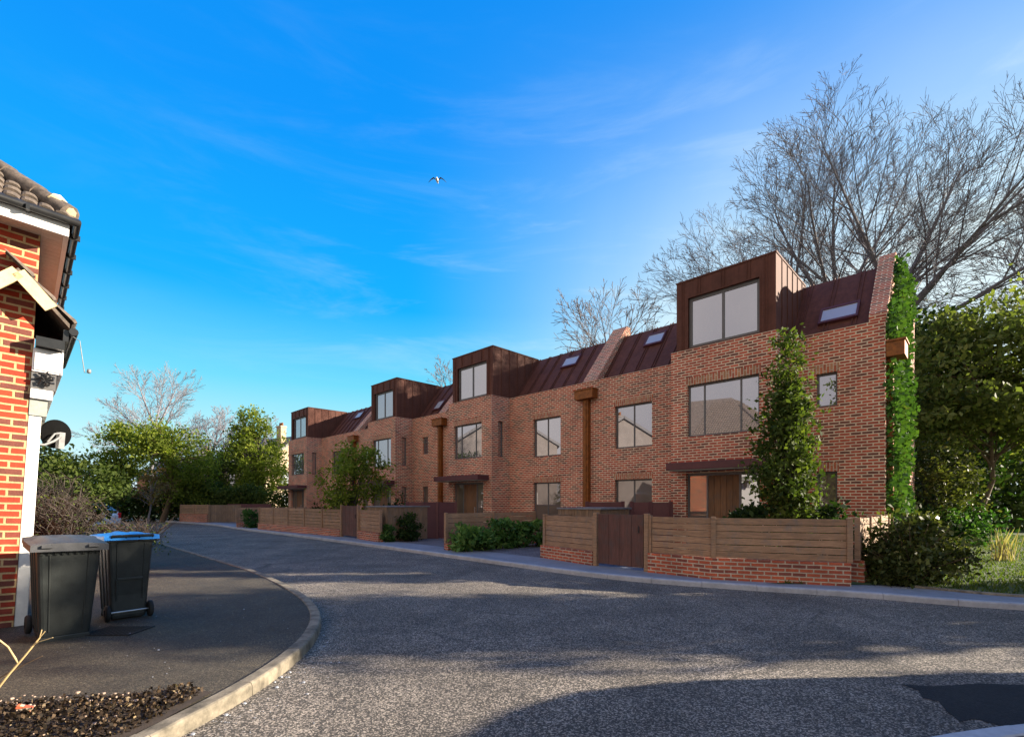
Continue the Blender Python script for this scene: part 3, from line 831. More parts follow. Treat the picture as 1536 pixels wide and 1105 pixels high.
def crown_points(ells, ncl, per, csd, shell=.55):
    """clusters spread through ellipsoids; returns leaf points, cluster centres and a tint that varies per cluster"""
    C = []; vol = np.array([e[1][0]*e[1][1]*e[1][2] for e in ells]); vol = vol**.7/ (vol**.7).sum()
    for (c, r), k in zip(ells, (vol*ncl).astype(int)+1):
        d = rng.normal(size=(k, 3)); d /= np.linalg.norm(d, axis=1)[:, None]
        rad = (shell + (1-shell) * rng.random(k))**.7
        rad *= 1 + .14*np.sin(d[:, 0]*5+c[0])*np.cos(d[:, 2]*6+c[1])
        C.append(np.array(c) + d * rad[:, None] * np.array(r))
    C = np.concatenate(C); k = len(C)
    idx = np.repeat(np.arange(k), (per * (.5 + rng.random(k))).astype(int))
    sd = csd * (.6 + .8*rng.random(k))[idx]
    g = rng.normal(size=(len(idx), 3)); g[:, 2] *= .75
    P = C[idx] + g * sd[:, None]
    ct = rng.random(k) * .5
    return P, C, ct[idx] + rng.random(len(idx)) * .5

def limbs(mb, base, C, r0, n=14, split=.35, top=None):
    """trunk plus limbs reaching for a sample of the crown clusters"""
    base = Vector(base)
    cz = C[:, 2]; mid = Vector(C.mean(0)); topz = np.percentile(cz, 85)
    fork = base.lerp(Vector((mid.x, mid.y, base.z + (topz - base.z) * split)), 1.0)
    lead = Vector((mid.x, mid.y, topz))
    p1 = base.lerp(fork, .5) + Vector((random.uniform(-.06, .06), random.uniform(-.06, .06), 0))
    mb.tube([base, p1, fork, fork.lerp(lead, .5) + Vector((random.uniform(-.15, .15), random.uniform(-.15, .15), 0)), lead], [r0*1.25, r0, r0*.85, r0*.45, r0*.1], 9)
    ids = rng.choice(len(C), min(n, len(C)), replace=False)
    for i in ids:
        e = Vector(C[i]); s = fork.lerp(lead, random.uniform(0, .7)) if e.z > fork.z else fork
        m = s.lerp(e, .5) + Vector((random.uniform(-.1, .1), random.uniform(-.1, .1), .12*(e-s).length))
        mb.tube([s, m, e], [r0*.38, r0*.22, r0*.05], 5, cap=False)

def leafy(name, label, cat, base, ells, ncl, per, csd, size, leaf, r0=.12, bark='bark_dark', group=None, n=14, split=.35, shell=.55, crown='crown', trunk='trunk', lean=(0, 0)):
    root = empty(name, base, 0, label, cat, group)
    P, C, t = crown_points(ells, ncl, per, csd, shell)
    P[:, 2] = np.maximum(P[:, 2], .03)
    o = leaf_object(crown, P, size, M[leaf], root, tint=t)
    mb = MB(); limbs(mb, (0, 0, -.05), C, r0, n, split)
    mb.build(trunk, M[bark], root)
    return root

def bare_tree(name, label, loc, H, R, mat, seed, levels=(9, 8, 6, 5, 3), fork=.72, r0=.28, rmin=.010, group='bare winter trees', ivy_h=0, lean=(0, 0), wide=1.45):
    """short trunk H high, limbs about R long fanning out of its top, four orders of finer branches"""
    rs = random.Random(seed)
    root = empty(name, loc, 0, label, 'tree', group)
    seg = []     # p0 r0 p1 r1
    big = MB()
    def grow(p, d, L, r, lv):
        n = 6 if lv < 2 else (4 if lv < 3 else 3)
        pts = [p.copy()]; rr = [r]; dd = d.copy()
        for i in range(n):
            w = .10 if lv == 0 else .085
            dd = (dd + Vector((rs.uniform(-w, w), rs.uniform(-w, w), rs.uniform(-.05, .085)))).normalized()
            p = p + dd * (L/n); pts.append(p.copy()); rr.append(max(rmin, r * (1 - (.45 if lv == 0 else .82)*(i+1)/n)))
        if lv <= 1: big.tube(pts, rr, 8 if lv == 0 else 5, cap=False)
        else:
            for i in range(n): seg.append((pts[i], rr[i], pts[i+1], rr[i+1]))
        if lv < len(levels):
            k = levels[lv]; ph = rs.uniform(0, 6.28)
            for j in range(k):
                f = (fork + (1-fork) * (j + rs.random()) / k) if lv == 0 else .22 + .78 * (j + rs.random()) / k
                if lv == 0 and j >= k - 3: f = 1.0
                q = f * n; i = min(int(q), n-1); s = pts[i].lerp(pts[i+1], q - i)
                dl = (pts[i+1]-pts[i]).normalized()
                az = ph + j*2.4 + rs.uniform(-.4, .4)
                an = (wide * (1.0 - .75*j/(k-1)) + rs.uniform(-.08, .1)) if lv == 0 else rs.uniform(.32, .70)
                ref = Vector((0, 0, 1)) if abs(dl.z) < .9 else Vector((1, 0, 0))
                a = dl.cross(ref).normalized(); b_ = dl.cross(a)
                side = a * math.cos(az) + b_ * math.sin(az)
                nd = (dl * math.cos(an) + side * math.sin(an)).normalized()
                LL = R * rs.uniform(.85, 1.1) if lv == 0 else L * (.60 if lv == 1 else .50) * (1.25 - .65*f) * rs.uniform(.75, 1.2)
                grow(s, nd, LL, max(rmin, r*.50 if lv == 0 else rr[i]*.46), lv+1)
    grow(Vector((0, 0, -.1)), Vector((lean[0], lean[1], 1)).normalized(), H, r0, 0)
    big.build('trunk', M[mat], root)
    # twigs as three-sided prisms
    A = np.array([[*a] for a, _, _, _ in seg]); B = np.array([[*b] for _, _, b, _ in seg])
    ra = np.array([r for _, r, _, _ in seg]); rb = np.array([r for _, _, _, r in seg])
    D = B - A; D /= np.linalg.norm(D, axis=1)[:, None]
    R = np.cross(D, np.array([.3, .5, .8])); R /= np.linalg.norm(R, axis=1)[:, None]; S = np.cross(D, R)
    V = []
    for base, rad in ((A, ra), (B, rb)):
        for k in range(3):
            a = 2*math.pi*k/3; V.append(base + (R*math.cos(a) + S*math.sin(a)) * rad[:, None])
    V = np.stack(V, 1).astype(np.float32); n = len(A)
    idx = np.array([[0,1,4,3],[1,2,5,4],[2,0,3,5]], dtype=np.int32)
    I = (idx[None] + (np.arange(n)*6)[:, None, None]).reshape(-1)
    me = bpy.data.meshes.new('branches'); me.vertices.add(6*n); me.vertices.foreach_set('co', V.ravel())
    me.loops.add(len(I)); me.loops.foreach_set('vertex_index', I.astype(np.int32)); me.polygons.add(3*n); me.polygons.foreach_set('loop_start', np.arange(0, 12*n, 4, dtype=np.int32))
    me.update(calc_edges=True); me.materials.append(M[mat])
    o = bpy.data.objects.new('crown', me); COL.objects.link(o); o.parent = root
    if ivy_h:
        k = 1800; h = rng.random(k)*ivy_h; a = rng.random(k)*6.28; rad = r0*1.1 + .25*rng.random(k)
        leaf_object('ivy', np.stack([rad*np.cos(a)+lean[0]*h, rad*np.sin(a)+lean[1]*h, h], 1), .22, M['leaf_dark'], root)
    return root

# ------------------------------------------------------------------ garden fences and gates
def fence(label, pts, z0=.09, zb=.50, zt=1.275, posts=None, brick=True, nsl=6, name='garden_fence', group='timber slat fences on brick bases', gaps=(), w=.20):
    o3 = Vector((pts[0][0], pts[0][1], 0))
    root = empty(name, o3, 0, label, 'fence', group)
    P = [Vector((p[0], p[1], 0)) - o3 for p in pts]
    if brick:
        bm = MB(); 
        L = offset(P, w/2); R = offset(P, -w/2)
        if len(P) > 2:   # mitre corners
            for i in range(1, len(P)-1):
                t1 = (P[i]-P[i-1]).normalized(); t2 = (P[i+1]-P[i]).normalized()
                n1 = Vector((-t1.y, t1.x, 0)); n2 = Vector((-t2.y, t2.x, 0)); m = (n1+n2).normalized(); k = 1/max(.4, m.dot(n1))
                L[i] = P[i] + m*k*w/2; R[i] = P[i] - m*k*w/2
        Z = Vector((0, 0, 1))
        for i in range(len(P)-1):
            a, b, c, d = R[i], R[i+1], L[i+1], L[i]
            bm.poly([a+Z*z0, b+Z*z0, b+Z*zb, a+Z*zb]); bm.poly([c+Z*z0, d+Z*z0, d+Z*zb, c+Z*zb]); bm.poly([a+Z*zb, b+Z*zb, c+Z*zb, d+Z*zb])
        for (a, d) in ((L[0], R[0]), (R[-1], L[-1])): bm.poly([a+Z*z0, d+Z*z0, d+Z*zb, a+Z*zb])
        bm.build('brick_base', M['brick_low'], root)
    zb_ = zb if brick else z0 + .04
    h = (zt - zb_) / nsl
    for i in range(len(P)-1):
        a, b = P[i], P[i+1]; d = (b-a).normalized(); ln = (b-a).length
        n = max(1, round(ln/1.85)) if posts is None else posts
        sm = MB(); nv = Vector((-d.y, d.x, 0))
        for k in range(nsl):
            if (i, k) in gaps: continue
            zc = zb_ + h*(k+.5)
            for j in range(n):
                e0 = a.lerp(b, j/n) + d*.045; e1 = a.lerp(b, (j+1)/n) - d*.045
                jj = nv * random.uniform(-.003, .003) + Vector((0, 0, random.uniform(-.002, .002)))
                sm.bar(e0+jj+Vector((0,0,zc)), e1+jj+Vector((0,0,zc)), .024, h-.014)
        sm.build('slat_panel', M['slat'], root, .002)
        for j in range(n+1):
            if j == 0 and i > 0: continue
            p = a.lerp(b, j/n); pm = MB(); an = math.atan2(d.y, d.x)
            pm.box(-.045, .045, -.045, .045, zb_ - .002, zt+.02, m=Matrix.Translation(p) @ Matrix.Rotation(an, 4, 'Z'))
            pm.build('post', M['slat'], root, .004)
    return root

def boards(label, pts, z0, z1, mat, name='board_fence', bw=.14, cat='fence', top=None, group=None):
    o3 = Vector((pts[0][0], pts[0][1], 0)); root = empty(name, o3, 0, label, cat, group)
    P = [Vector((p[0], p[1], 0)) - o3 for p in pts]
    for i in range(len(P)-1):
        a, b = P[i], P[i+1]; d = (b-a).normalized(); L = (b-a).length; n = max(1, round(L/bw))
        m = MB()
        for k in range(n):
            c0 = a + d*(L*k/n+.003); c1 = a + d*(L*(k+1)/n-.003)
            q = (c0+c1)/2; an = math.atan2(d.y, d.x)
            m.box(-(L/n)/2+.003, (L/n)/2-.003, -.012, .012, z0, z1 + random.uniform(-.004, .004), m=Matrix.Translation(q) @ Matrix.Rotation(an, 4, 'Z'))
        m.build('board_panel', M[mat], root, .002)
        r = MB(); nv = Vector((-d.y, d.x, 0))
        for zz in (z0+.2, z1-.2): r.bar(a + nv*.035 + Vector((0,0,zz)), b + nv*.035 + Vector((0,0,zz)), .04, .08)
        r.build('rail', M[mat], root)
    for p in P:
        pm = MB(); pm.box(p.x-.05, p.x+.05, p.y-.05, p.y+.05, z0-.05, z1+.02); pm.build('post', M[mat], root, .004)
    if top: pass
    return root

f2 = lambda s, t: (F(s, t).x, F(s, t).y)
A_ = f2(.03, -4.02); B_ = f2(2.06, -4.97); C_ = f2(3.40, -4.98); Cg = f2(4.83, -4.97); D_ = f2(6.68, -4.6)
fence('nearest slat fence on red brick base, wrapping the front garden corner beside the big bush', [f2(-.08, -.3), f2(-.02, -3.55)], posts=3, brick=True, nsl=6)
bpy.data.objects['garden_fence']['label'] = 'sunlit slat fence running back from the pavement to the ivy covered gable'
fence('longest near slat fence on red brick base, between dark gate and the big bush', [A_, B_, C_], posts=1)
fence('short slat fence on brick base, left of the dark timber gate, beside the paved drive', [Cg, D_, f2(6.75, -2.2)], zb=.42, zt=1.23)
fence('slat fence behind the row of leafy shrubs, between two paved drives', [f2(10.14, -5.25), f2(9.95, -1.4)], zb=.30, zt=1.22)
fence('short slat fence right of the middle gate, ending at the boarded store', [f2(14.18, -5.16), f2(16.15, -4.95)], zb=.42, zt=1.25)
fence('long slat fence on low brick base, left of the middle gate, below the round tree', [f2(17.75, -4.95), f2(19.4, -5.05), f2(26.0, -5.55)], zb=.40, zt=1.25)
fence('far slat fence end with a green shrub in front of it', [f2(29.05, -5.82), f2(28.7, -2.0)], zb=.35, zt=1.22)
fence('farthest slat fence on brick base, at the left end of the street', [f2(37.2, -5.35), f2(40.2, -6.4)], zb=.66, zt=1.33)
boards('grey brown board fence of vertical boards beside the farthest brick based fence', [f2(37.1, -5.3), f2(35.6, -2.4)], .1, 1.32, 'board')

def gate(label, p, q, z0, z1, n=4):
    o3 = Vector((p[0], p[1], 0)); root = empty('timber_gate', o3, 0, label, 'gate', 'dark timber garden gates')
    a = Vector((0, 0, 0)); b = Vector((q[0], q[1], 0)) - o3; d = (b-a).normalized(); L = (b-a).length; an = math.atan2(d.y, d.x)
    for e in (a, b):
        pm = MB(); pm.box(-.05, .05, -.05, .05, z0-.08, z1+.03, m=Matrix.Translation(e) @ Matrix.Rotation(an, 4, 'Z')); pm.build('post', M['slat'], root, .004)
    m = MB(); a2 = a + d*.075; w = (L-.15)/n
    for k in range(n):
        m.box(0.003, w-.004, -.02, .012, z0, z1, m=Matrix.Translation(a2 + d*w*k) @ Matrix.Rotation(an, 4, 'Z'))
    lf = m.build('gate_leaf', M['gatewood'], root, .003)
    nv = Vector((-d.y, d.x, 0)); h = MB()
    c = a2 + d*(L-.25) - nv*.05; h.tube([c+Vector((0,0,z0+.75)), c+Vector((0,0,z0+.9))], .012, 6); h.build('handle', M['black'], lf)
    return root
gate('dark boarded timber gate in the nearest garden fence', f2(4.78, -4.99), f2(3.46, -5.0), .16, 1.30, 4)
gate('dark boarded timber gate in the middle garden fence, below the round tree', f2(17.68, -4.97), f2(16.22, -4.97), .16, 1.40, 4)
boards('maroon sheet screen of two panels behind the nearest garden gate, below the ground floor window', [(3.52, 14.15), (4.02, 13.93), (4.54, 13.72)], .1, 1.56, 'maroon', 'metal_screen', .5, 'screen', group='maroon metal screens')
boards('low maroon sheet screen behind the boarded bin store, beside the rust orange downpipe', [(2.42, 15.5), (3.45, 14.95)], .1, 1.57, 'maroon', 'metal_screen', .6, 'screen', group='maroon metal screens')
boards('tall maroon sheet screen across the second drive, below the second rust orange downpipe', [(-4.25, 19.45), (-3.55, 19.1), (-3.0, 19.3), (-2.3, 19.6)], .1, 1.55, 'maroon', 'metal_screen', .6, 'screen', group='maroon metal screens')
boards('farthest maroon sheet screen, at the end of the row of houses', [(-20.2, 34.2), (-17.4, 34.6)], .1, 1.38, 'maroon', 'metal_screen', .6, 'screen', group='maroon metal screens')

def store(label, s, t, ws, wt, h):
    root = empty('bin_store', F(s, t, 0), RZ, label, 'bin store', 'boarded bin stores')
    m = MB(); 
    for k in range(int(wt/.12)): m.box(-.02, 0, k*.12+.003, k*.12+.117, .1, h)
    for k in range(int(ws/.12)): m.box(-k*.12-.117-.02, -k*.12-.003-.02, -.02, 0, .1, h)
    m.box(-ws, -.03, .01, wt, .1, h-.03)
    m.build('board_panel', M['board'], root, .002)
    tp = MB(); tp.box(-ws-.05, .04, -.05, wt+.03, h, h+.05); tp.build('lid', M['binstore_top'], root, .006)
    return root
store('timber boarded bin store behind the nearest garden gate, with sunlit end', 5.72, -3.41, 1.45, 1.5, 1.36)
store('timber boarded bin store at the edge of the second drive, under a grey top', 14.15, -4.9, 1.5, 1.9, 1.36)

# ------------------------------------------------------------------ garden plants
leafy('columnar_tree', 'tall narrow evergreen tree in front of the nearest house, left of its small windows', 'tree', (5.95, 10.45, .1),
      [((.05, 0, 1.2), (.50, .5, 1.0)), ((.0, 0, 2.2), (.60, .6, .9)), ((.0, 0, 3.1), (.46, .45, .8)), ((.06, 0, 3.9), (.33, .33, .7)), ((.08, 0, 4.7), (.16, .18, .55))], 230, 50, .14, .10, 'leaf_mid', r0=.07, n=40, split=.12, shell=.25)
def shrub(label, x, y, rx, rz, leaf='leaf_shrub', size=.11, ncl=40, per=50, name='shrub', group=None, cat='shrub'):
    return leafy(name, label, cat, (x, y, .09), [((0, 0, rz*.85), (rx, rx*.9, rz))], ncl, per, rx*.16, size, leaf, r0=.03, n=12, split=.2, shell=.35, crown='foliage', trunk='stem', group=group)
shrub('dark glossy shrub left of the columnar tree, above the near fence', 5.35, 10.75, .55, .85, 'leaf_dark', .13)
shrub('dark glossy shrub right of the columnar tree, above the near fence', 6.78, 10.35, .55, .80, 'leaf_dark', .13)
i = 0
for (fx, h, lb) in ((.06, .42, 'leafy shrub at the pavement end of the slat fence between the drives'), (.26, .36, 'low leafy shrub second from the pavement end of the drive fence'), (.48, .54, 'tallest leafy shrub in the middle of the drive fence row'), (.70, .38, 'low leafy shrub fourth along the drive fence, nearer the house'), (.92, .50, 'leafy shrub at the drive corner beside the short slat fence')):
    x = -1.55 + (1.15+1.45)*fx; y = 14.35 + (16.3-14.35)*fx
    shrub(lb, x, y, .46, h, 'leaf_shrub2', .15, 22, 40, group='leafy shrubs in front of the drive fence')
shrub('small mid green shrub against the timber boarded store at the second drive', -4.55, 17.75, .30, .36, 'leaf_shrub', .10, 20, 40)
shrub('round dark shrub in front of the tall maroon screen', -3.95, 18.15, .48, .52, 'leaf_dark', .10, 34, 50)
leafy('garden_tree', 'round leafy green tree behind the middle garden gate', 'tree', (-6.9, 21.3, .1), [((0, 0, 2.35), (1.45, 1.3, 1.3)), ((.15, 0, 3.3), (.9, .9, .9)), ((-.7, 0, 1.7), (.9, .8, .7))], 120, 52, .2, .13, 'leaf_lime', r0=.07, n=30, split=.2, shell=.3)
shrub('dark shrub behind the long slat fence, left of the round tree', -9.0, 23.2, .85, .75, 'leaf_dark', .13, 36, 44)
shrub('dark shrub between the round tree and the third house door', -10.6, 24.6, .8, .62, 'leaf_dark', .13, 36, 44)
shrub('dark shrub right of the round tree, below the third house windows', -5.2, 21.6, .75, .85, 'leaf_dark', .13, 36, 44)
shrub('dark shrub behind the boarded store, below the tall side windows', -3.9, 21.4, .6, .78, 'leaf_dark', .13, 30, 44)
shrub('green shrub in front of the far slat fence end', -14.6, 27.0, .6, .52, 'leaf_shrub', .15, 24, 40)

# ivy on the gable end
root = tag(empty('ivy', F(0, 0, 0), RZ), 'bright green ivy climbing the gable end of the nearest house', 'ivy')
n = 30000
ty = rng.random(n)**1.0 * 4.4 + .0; tz = rng.random(n)*8.0
lim = np.where(ty < 1.85, 5.75 + ty*1.25, 8.0) + .15*np.sin(ty*5)
cl = np.sin(ty*4.1+tz*2.3)*np.sin(tz*3.3-ty*1.7)
keep = (tz < lim) & (rng.random(n) < .80 + .35*cl) & (ty < 3.9 + .45*np.sin(tz*1.9) + .3*np.sin(tz*5.3)) & ~((tz > 4.9) & (tz < 5.5) & (ty < .75))
ty, tz, cl = ty[keep], tz[keep], cl[keep]
dx = .02 + rng.random(len(ty))**1.4 * (.17 + .11*cl + .09*(ty < .6))
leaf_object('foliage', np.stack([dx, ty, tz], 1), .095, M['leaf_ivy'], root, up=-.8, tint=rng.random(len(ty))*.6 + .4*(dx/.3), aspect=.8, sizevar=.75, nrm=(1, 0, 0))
mb = MB()
for k in range(9):
    y = .3 + k*.5; p = [(.03, y, .05)]
    for j in range(8): y += random.uniform(-.18, .18); p.append((.04, max(.1, y), .7+j*.75))
    mb.tube(p, [.022 - j*.002 for j in range(9)], 5, cap=False)
mb.build('stem', M['bark_red'], root)

# big bush right of the near fence
P, C, t = crown_points([((0, 0, .52), (.74, .55, .60)), ((.50, 0, .40), (.60, .5, .45)), ((.25, .1, .95), (.38, .3, .36)), ((-.35, 0, .35), (.45, .4, .4))], 150, 46, .11, .3)
root = tag(empty('bush', (7.24, 8.75, .1)), 'big dark twiggy bush on the grass beside the near fence corner', 'bush')
leaf_object('foliage', np.maximum(P, [-9, -9, .02]), .10, M['leaf_bush'], root, tint=t)
mb = MB()
for k in range(70):
    a = random.uniform(0, 6.28); r = random.uniform(.5, 1.0); h = random.uniform(.5, 1.25)
    mb.tube([(random.uniform(-.1, .1), random.uniform(-.1, .1), 0), (r*.45*math.cos(a), r*.35*math.sin(a), h*.6), (r*math.cos(a), r*.7*math.sin(a), h)], [.012, .007, .003], 4, cap=False)
mb.build('stem', M['bark_red'], root)

# grass
def grass(name, label, P, h, mat, w=.012, lean=.4):
    n = len(P); a = rng.random(n)*6.28; hh = h*(.5+rng.random(n)); wx = np.cos(a)*w; wy = np.sin(a)*w
    ln = rng.normal(size=(n, 2))*lean*hh[:, None]
    V = np.zeros((n, 4, 3), dtype=np.float32)
    V[:, 0] = np.stack([P[:, 0]-wx, P[:, 1]-wy, P[:, 2]], 1); V[:, 1] = np.stack([P[:, 0]+wx, P[:, 1]+wy, P[:, 2]], 1)
    V[:, 2] = np.stack([P[:, 0]+wx*.3+ln[:, 0], P[:, 1]+wy*.3+ln[:, 1], P[:, 2]+hh], 1); V[:, 3] = np.stack([P[:, 0]-wx*.3+ln[:, 0]*.5, P[:, 1]-wy*.3+ln[:, 1]*.5, P[:, 2]+hh*.6], 1)
    me = bpy.data.meshes.new(name); me.vertices.add(4*n); me.vertices.foreach_set('co', V.ravel())
    me.loops.add(4*n); me.loops.foreach_set('vertex_index', np.arange(4*n, dtype=np.int32)); me.polygons.add(n); me.polygons.foreach_set('loop_start', np.arange(0, 4*n, 4, dtype=np.int32))
    me.update(calc_edges=True); at = me.attributes.new('tint', 'FLOAT', 'FACE'); at.data.foreach_set('value', rng.random(n).astype(np.float32)); me.materials.append(mat)
    o = bpy.data.objects.new(name, me); COL.objects.link(o); return o
n = 60000
gx = 5.0 + 17*rng.random(n)**1.1; gy = 6.2 + 16*rng.random(n)**1.5
edge = np.interp(gx, [4.6, 7.0, 7.7, 9.6, 13, 22], [8.75, 8.5, 7.72, 7.18, 6.1, 4.0])
inhouse = (gx*.703+gy*.711 > 14.34-4.3) & ((-.711*gx+.703*gy-1.71) > -.25)
k = (gy > edge+.02) & ~inhouse & ~((gx < 6.2) & (gy > 9.0-(gx-4.6)*.25))
Pg = np.stack([gx[k], gy[k], np.full(k.sum(), .105)], 1)
tag(grass('grass', '', Pg, .06, M['grass']), 'short green grass of the lawn right of the houses', 'grass', kind='stuff')
for (x, y, nb, h, lb) in ((12.3, 12.0, 60, .62, 'pale straw coloured grass tuft standing tall in the lawn'), (10.4, 11.3, 26, .42, 'smaller straw coloured grass tuft nearer the big bush')):
    q = np.stack([x + rng.normal(size=nb)*.12, y + rng.normal(size=nb)*.08, np.full(nb, .1)], 1)
    tag(grass('grass_tuft', lb, q, h, M['straw'], .010, .16), lb, 'grass tuft', 'straw grass tufts')

# ------------------------------------------------------------------ trees right of and behind the houses
leafy('leafy_tree', 'broad dark green tree with a pale leaning trunk on the lawn', 'tree', (17.7, 18.6, .1),
      [((.2, 0, 6.2), (3.5, 3.0, 2.7)), ((-1.7, -.3, 4.6), (1.8, 1.8, 1.3)), ((2.6, -.6, 5.0), (2.6, 2.2, 1.9)), ((1.9, 0, 7.6), (2.6, 2.4, 1.8))], 380, 56, .34, .22, 'leaf_park', r0=.10, bark='bark_red', n=40, split=.3, shell=.4)
leafy('leafy_tree', 'dark evergreen tree behind the ivy covered gable', 'tree', (18.9, 22.6, .1), [((0, 0, 6), (2.6, 2.6, 4.4)), ((2.2, 1, 4), (2.4, 2, 3.2))], 260, 60, .42, .28, 'leaf_dark', r0=.2, n=24)
leafy('leafy_tree', 'low brownish tree left of the leaning trunk, behind the bush', 'tree', (14.4, 16.4, .1), [((0, 0, 2.2), (1.3, 1.1, 1.25)), ((1.2, .8, 1.5), (1.0, .9, 1.0))], 120, 55, .22, .12, 'leaf_bush', r0=.06, n=20, split=.2)
leafy('shrub', 'dark shrub below the leaning trunk on the lawn', 'shrub', (15.0, 16.6, .1), [((0, 0, .6), (1.5, 1, .7))], 80, 55, .22, .15, 'leaf_shrub', r0=.05, n=12, split=.2, crown='foliage', trunk='stem')
def hedge(label, x0, y0, x1, y1, h, d, n, leaf, size, name='hedge', z=0.0):
    root = tag(empty(name, (x0, y0, z)), label, 'hedge')
    a = Vector((x1-x0, y1-y0, 0)); L = a.length; a.normalize(); nv = Vector((-a.y, a.x, 0))
    u = rng.random(n)*L; w = (rng.random(n)-.5)*d; zt = h*(1+.10*np.sin(u*1.7)+.09*np.sin(u*.61+1)+.05*np.sin(u*4.3)); zz = rng.random(n)**.8*zt
    w = w * (1 + .3*np.sin(u*2.2+zz)); 
    P = np.stack([a.x*u + nv.x*w, a.y*u + nv.y*w, zz], 1) + rng.normal(size=(n, 3))*.12
    t = .5*rng.random(n) + .25*(1+np.sin(u*1.3+zz*1.9)*np.cos(u*.7-zz))
    leaf_object('foliage', P, size, M[leaf], root, tint=t)
    m = MB()
    for k in range(int(L/1.2)):
        p = a*(k*1.2+.5); m.tube([p, p + Vector((random.uniform(-.2, .2), random.uniform(-.2, .2), h*.5)), p + Vector((random.uniform(-.4, .4), 0, h*.85))], [.06, .04, .01], 5, cap=False)
    m.build('stem', M['bark_dark'], root)
    return root
hedge('tall dark evergreen hedge at the back of the lawn', 16, 25.5, 52, 24, 4.2, 3.0, 20000, 'leaf_mid', .30)
hedge('dark row of high evergreens far behind the lawn', 22, 38, 62, 34, 11, 5, 20000, 'leaf_dark', .6)

bare_tree('bare_tree', 'largest bare winter tree with an ivy clad trunk, behind the gable top', (20.7, 25.5, 0), 12.8, 9.5, 'bark', 5, (11, 8, 6, 5, 4), .80, .30, .007, ivy_h=13)
bare_tree('bare_tree', 'bare winter tree with a forked ivy clad trunk, between gable and first dormer', (20.9, 28.5, 0), 12.6, 8.8, 'bark', 12, (10, 8, 6, 5, 3), .8, .30, .008, ivy_h=13.4, lean=(-.06, 0))
bare_tree('bare_tree', 'bare winter tree spreading left over the first dormer', (17.6, 29.0, 0), 11.4, 9.0, 'bark', 8, (10, 8, 6, 5, 3), .75, .24, .008, ivy_h=13.4, lean=(-.09, 0), wide=1.5)
bare_tree('bare_tree', 'bare winter tree at the right edge, low branches over the dark green tree', (33, 27.5, 0), 10.5, 9.0, 'bark', 23, (10, 8, 6, 5, 3), .6, .30, .012, wide=1.5)
bare_tree('bare_tree', 'small far bare tree over the roof left of the first dormer', (9.2, 42, 0), 12.5, 5.6, 'bark', 31, (9, 8, 6, 4), .7, .22, .018)
bare_tree('bare_tree', 'small far bare tree over the roof beside the second party wall', (4.6, 44, 0), 10.6, 4.4, 'bark', 37, (9, 7, 6, 4), .7, .2, .018)
bare_tree('bare_tree', 'smallest far bare tree peeping over the roof left of the second dormer', (-6.2, 46, 0), 10.2, 4.0, 'bark', 41, (9, 7, 5, 4), .7, .2, .018)
bare_tree('bare_tree', 'tall pale bare tree above the lime green trees on the left', (-43.5, 58, 0), 10.2, 6.2, 'bark_far', 51, (11, 8, 7, 5), .6, .3, .017)
bare_tree('bare_tree', 'shorter pale bare tree right of the tall one on the left', (-37.5, 60, 0), 8.2, 4.8, 'bark_far', 57, (10, 8, 6, 4), .6, .24, .018)
bare_tree('bare_tree', 'low far bare tree above the dark trees left of the old chimney', (-32.5, 62, 0), 7.2, 4.2, 'bark_far', 61, (9, 7, 6, 4), .6, .2, .018)

# ------------------------------------------------------------------ trees and hedges on the left
leafy('leafy_tree', 'lime green tree lit by the sun, below the tall pale bare tree', 'tree', (-26.6, 36.5, 0), [((0, 0, 4.9), (2.6, 2.2, 2.6)), ((2.2, 0, 4.6), (2.0, 1.8, 2.3)), ((-.6, 0, 6.4), (1.5, 1.4, 1.4)), ((1.4, 0, 2.6), (2.4, 1.5, 1.6))], 230, 60, .30, .20, 'leaf_lime', r0=.18, bark='bark_red', n=40, shell=.4)
leafy('leafy_tree', 'slim lime green tree left of the largest lime green tree', 'tree', (-30.4, 37.0, 0), [((0, 0, 5.3), (1.5, 1.4, 2.3)), ((-.5, 0, 3.2), (1.5, 1.2, 1.6)), ((.6, 0, 7.0), (.8, .7, .8))], 130, 52, .32, .22, 'leaf_lime', r0=.12, n=24, shell=.4)
leafy('leafy_tree', 'yellow green tree at the end of the terrace', 'tree', (-22.6, 42.5, 0), [((0, 0, 5.3), (2.4, 2.1, 3.6)), ((-.2, 0, 8.6), (1.3, 1.1, 1.7)), ((1.2, 0, 4.0), (1.7, 1.6, 2.6)), ((-1.6, 0, 7.0), (1.2, 1, 1.4))], 210, 56, .30, .22, 'leaf_lime', r0=.18, n=44, shell=.4)
leafy('leafy_tree', 'dark tree between the lime green and yellow green trees', 'tree', (-25.4, 43.5, 0), [((0, 0, 4.0), (2.8, 2, 3.6)), ((-3, 0, 3.2), (2.4, 2, 2.8))], 170, 50, .36, .24, 'leaf_mid', r0=.2, n=24, shell=.4)
hedge('dark green hedge across the far end of the street', -36, 37.5, -20.5, 38.6, 2.6, 1.8, 15000, 'leaf_dark', .24)
hedge('green shrubbery behind the farthest brick based fence', -25, 36.6, -17, 38.0, 2.7, 1.2, 9000, 'leaf_mid', .2)
leafy('leafy_tree', 'brown leaved low tree in front of the lime green trees', 'tree', (-24.0, 31.6, 0), [((0, 0, 2.5), (2.0, 1.2, 1.1))], 26, 40, .2, .16, 'leaf_brown', r0=.06, bark='bark', n=30, shell=.4)
hedge('high dark ivy hedge beyond the parked car', -44, 33, -30.5, 38, 4.2, 2.2, 11000, 'leaf_mid', .26)
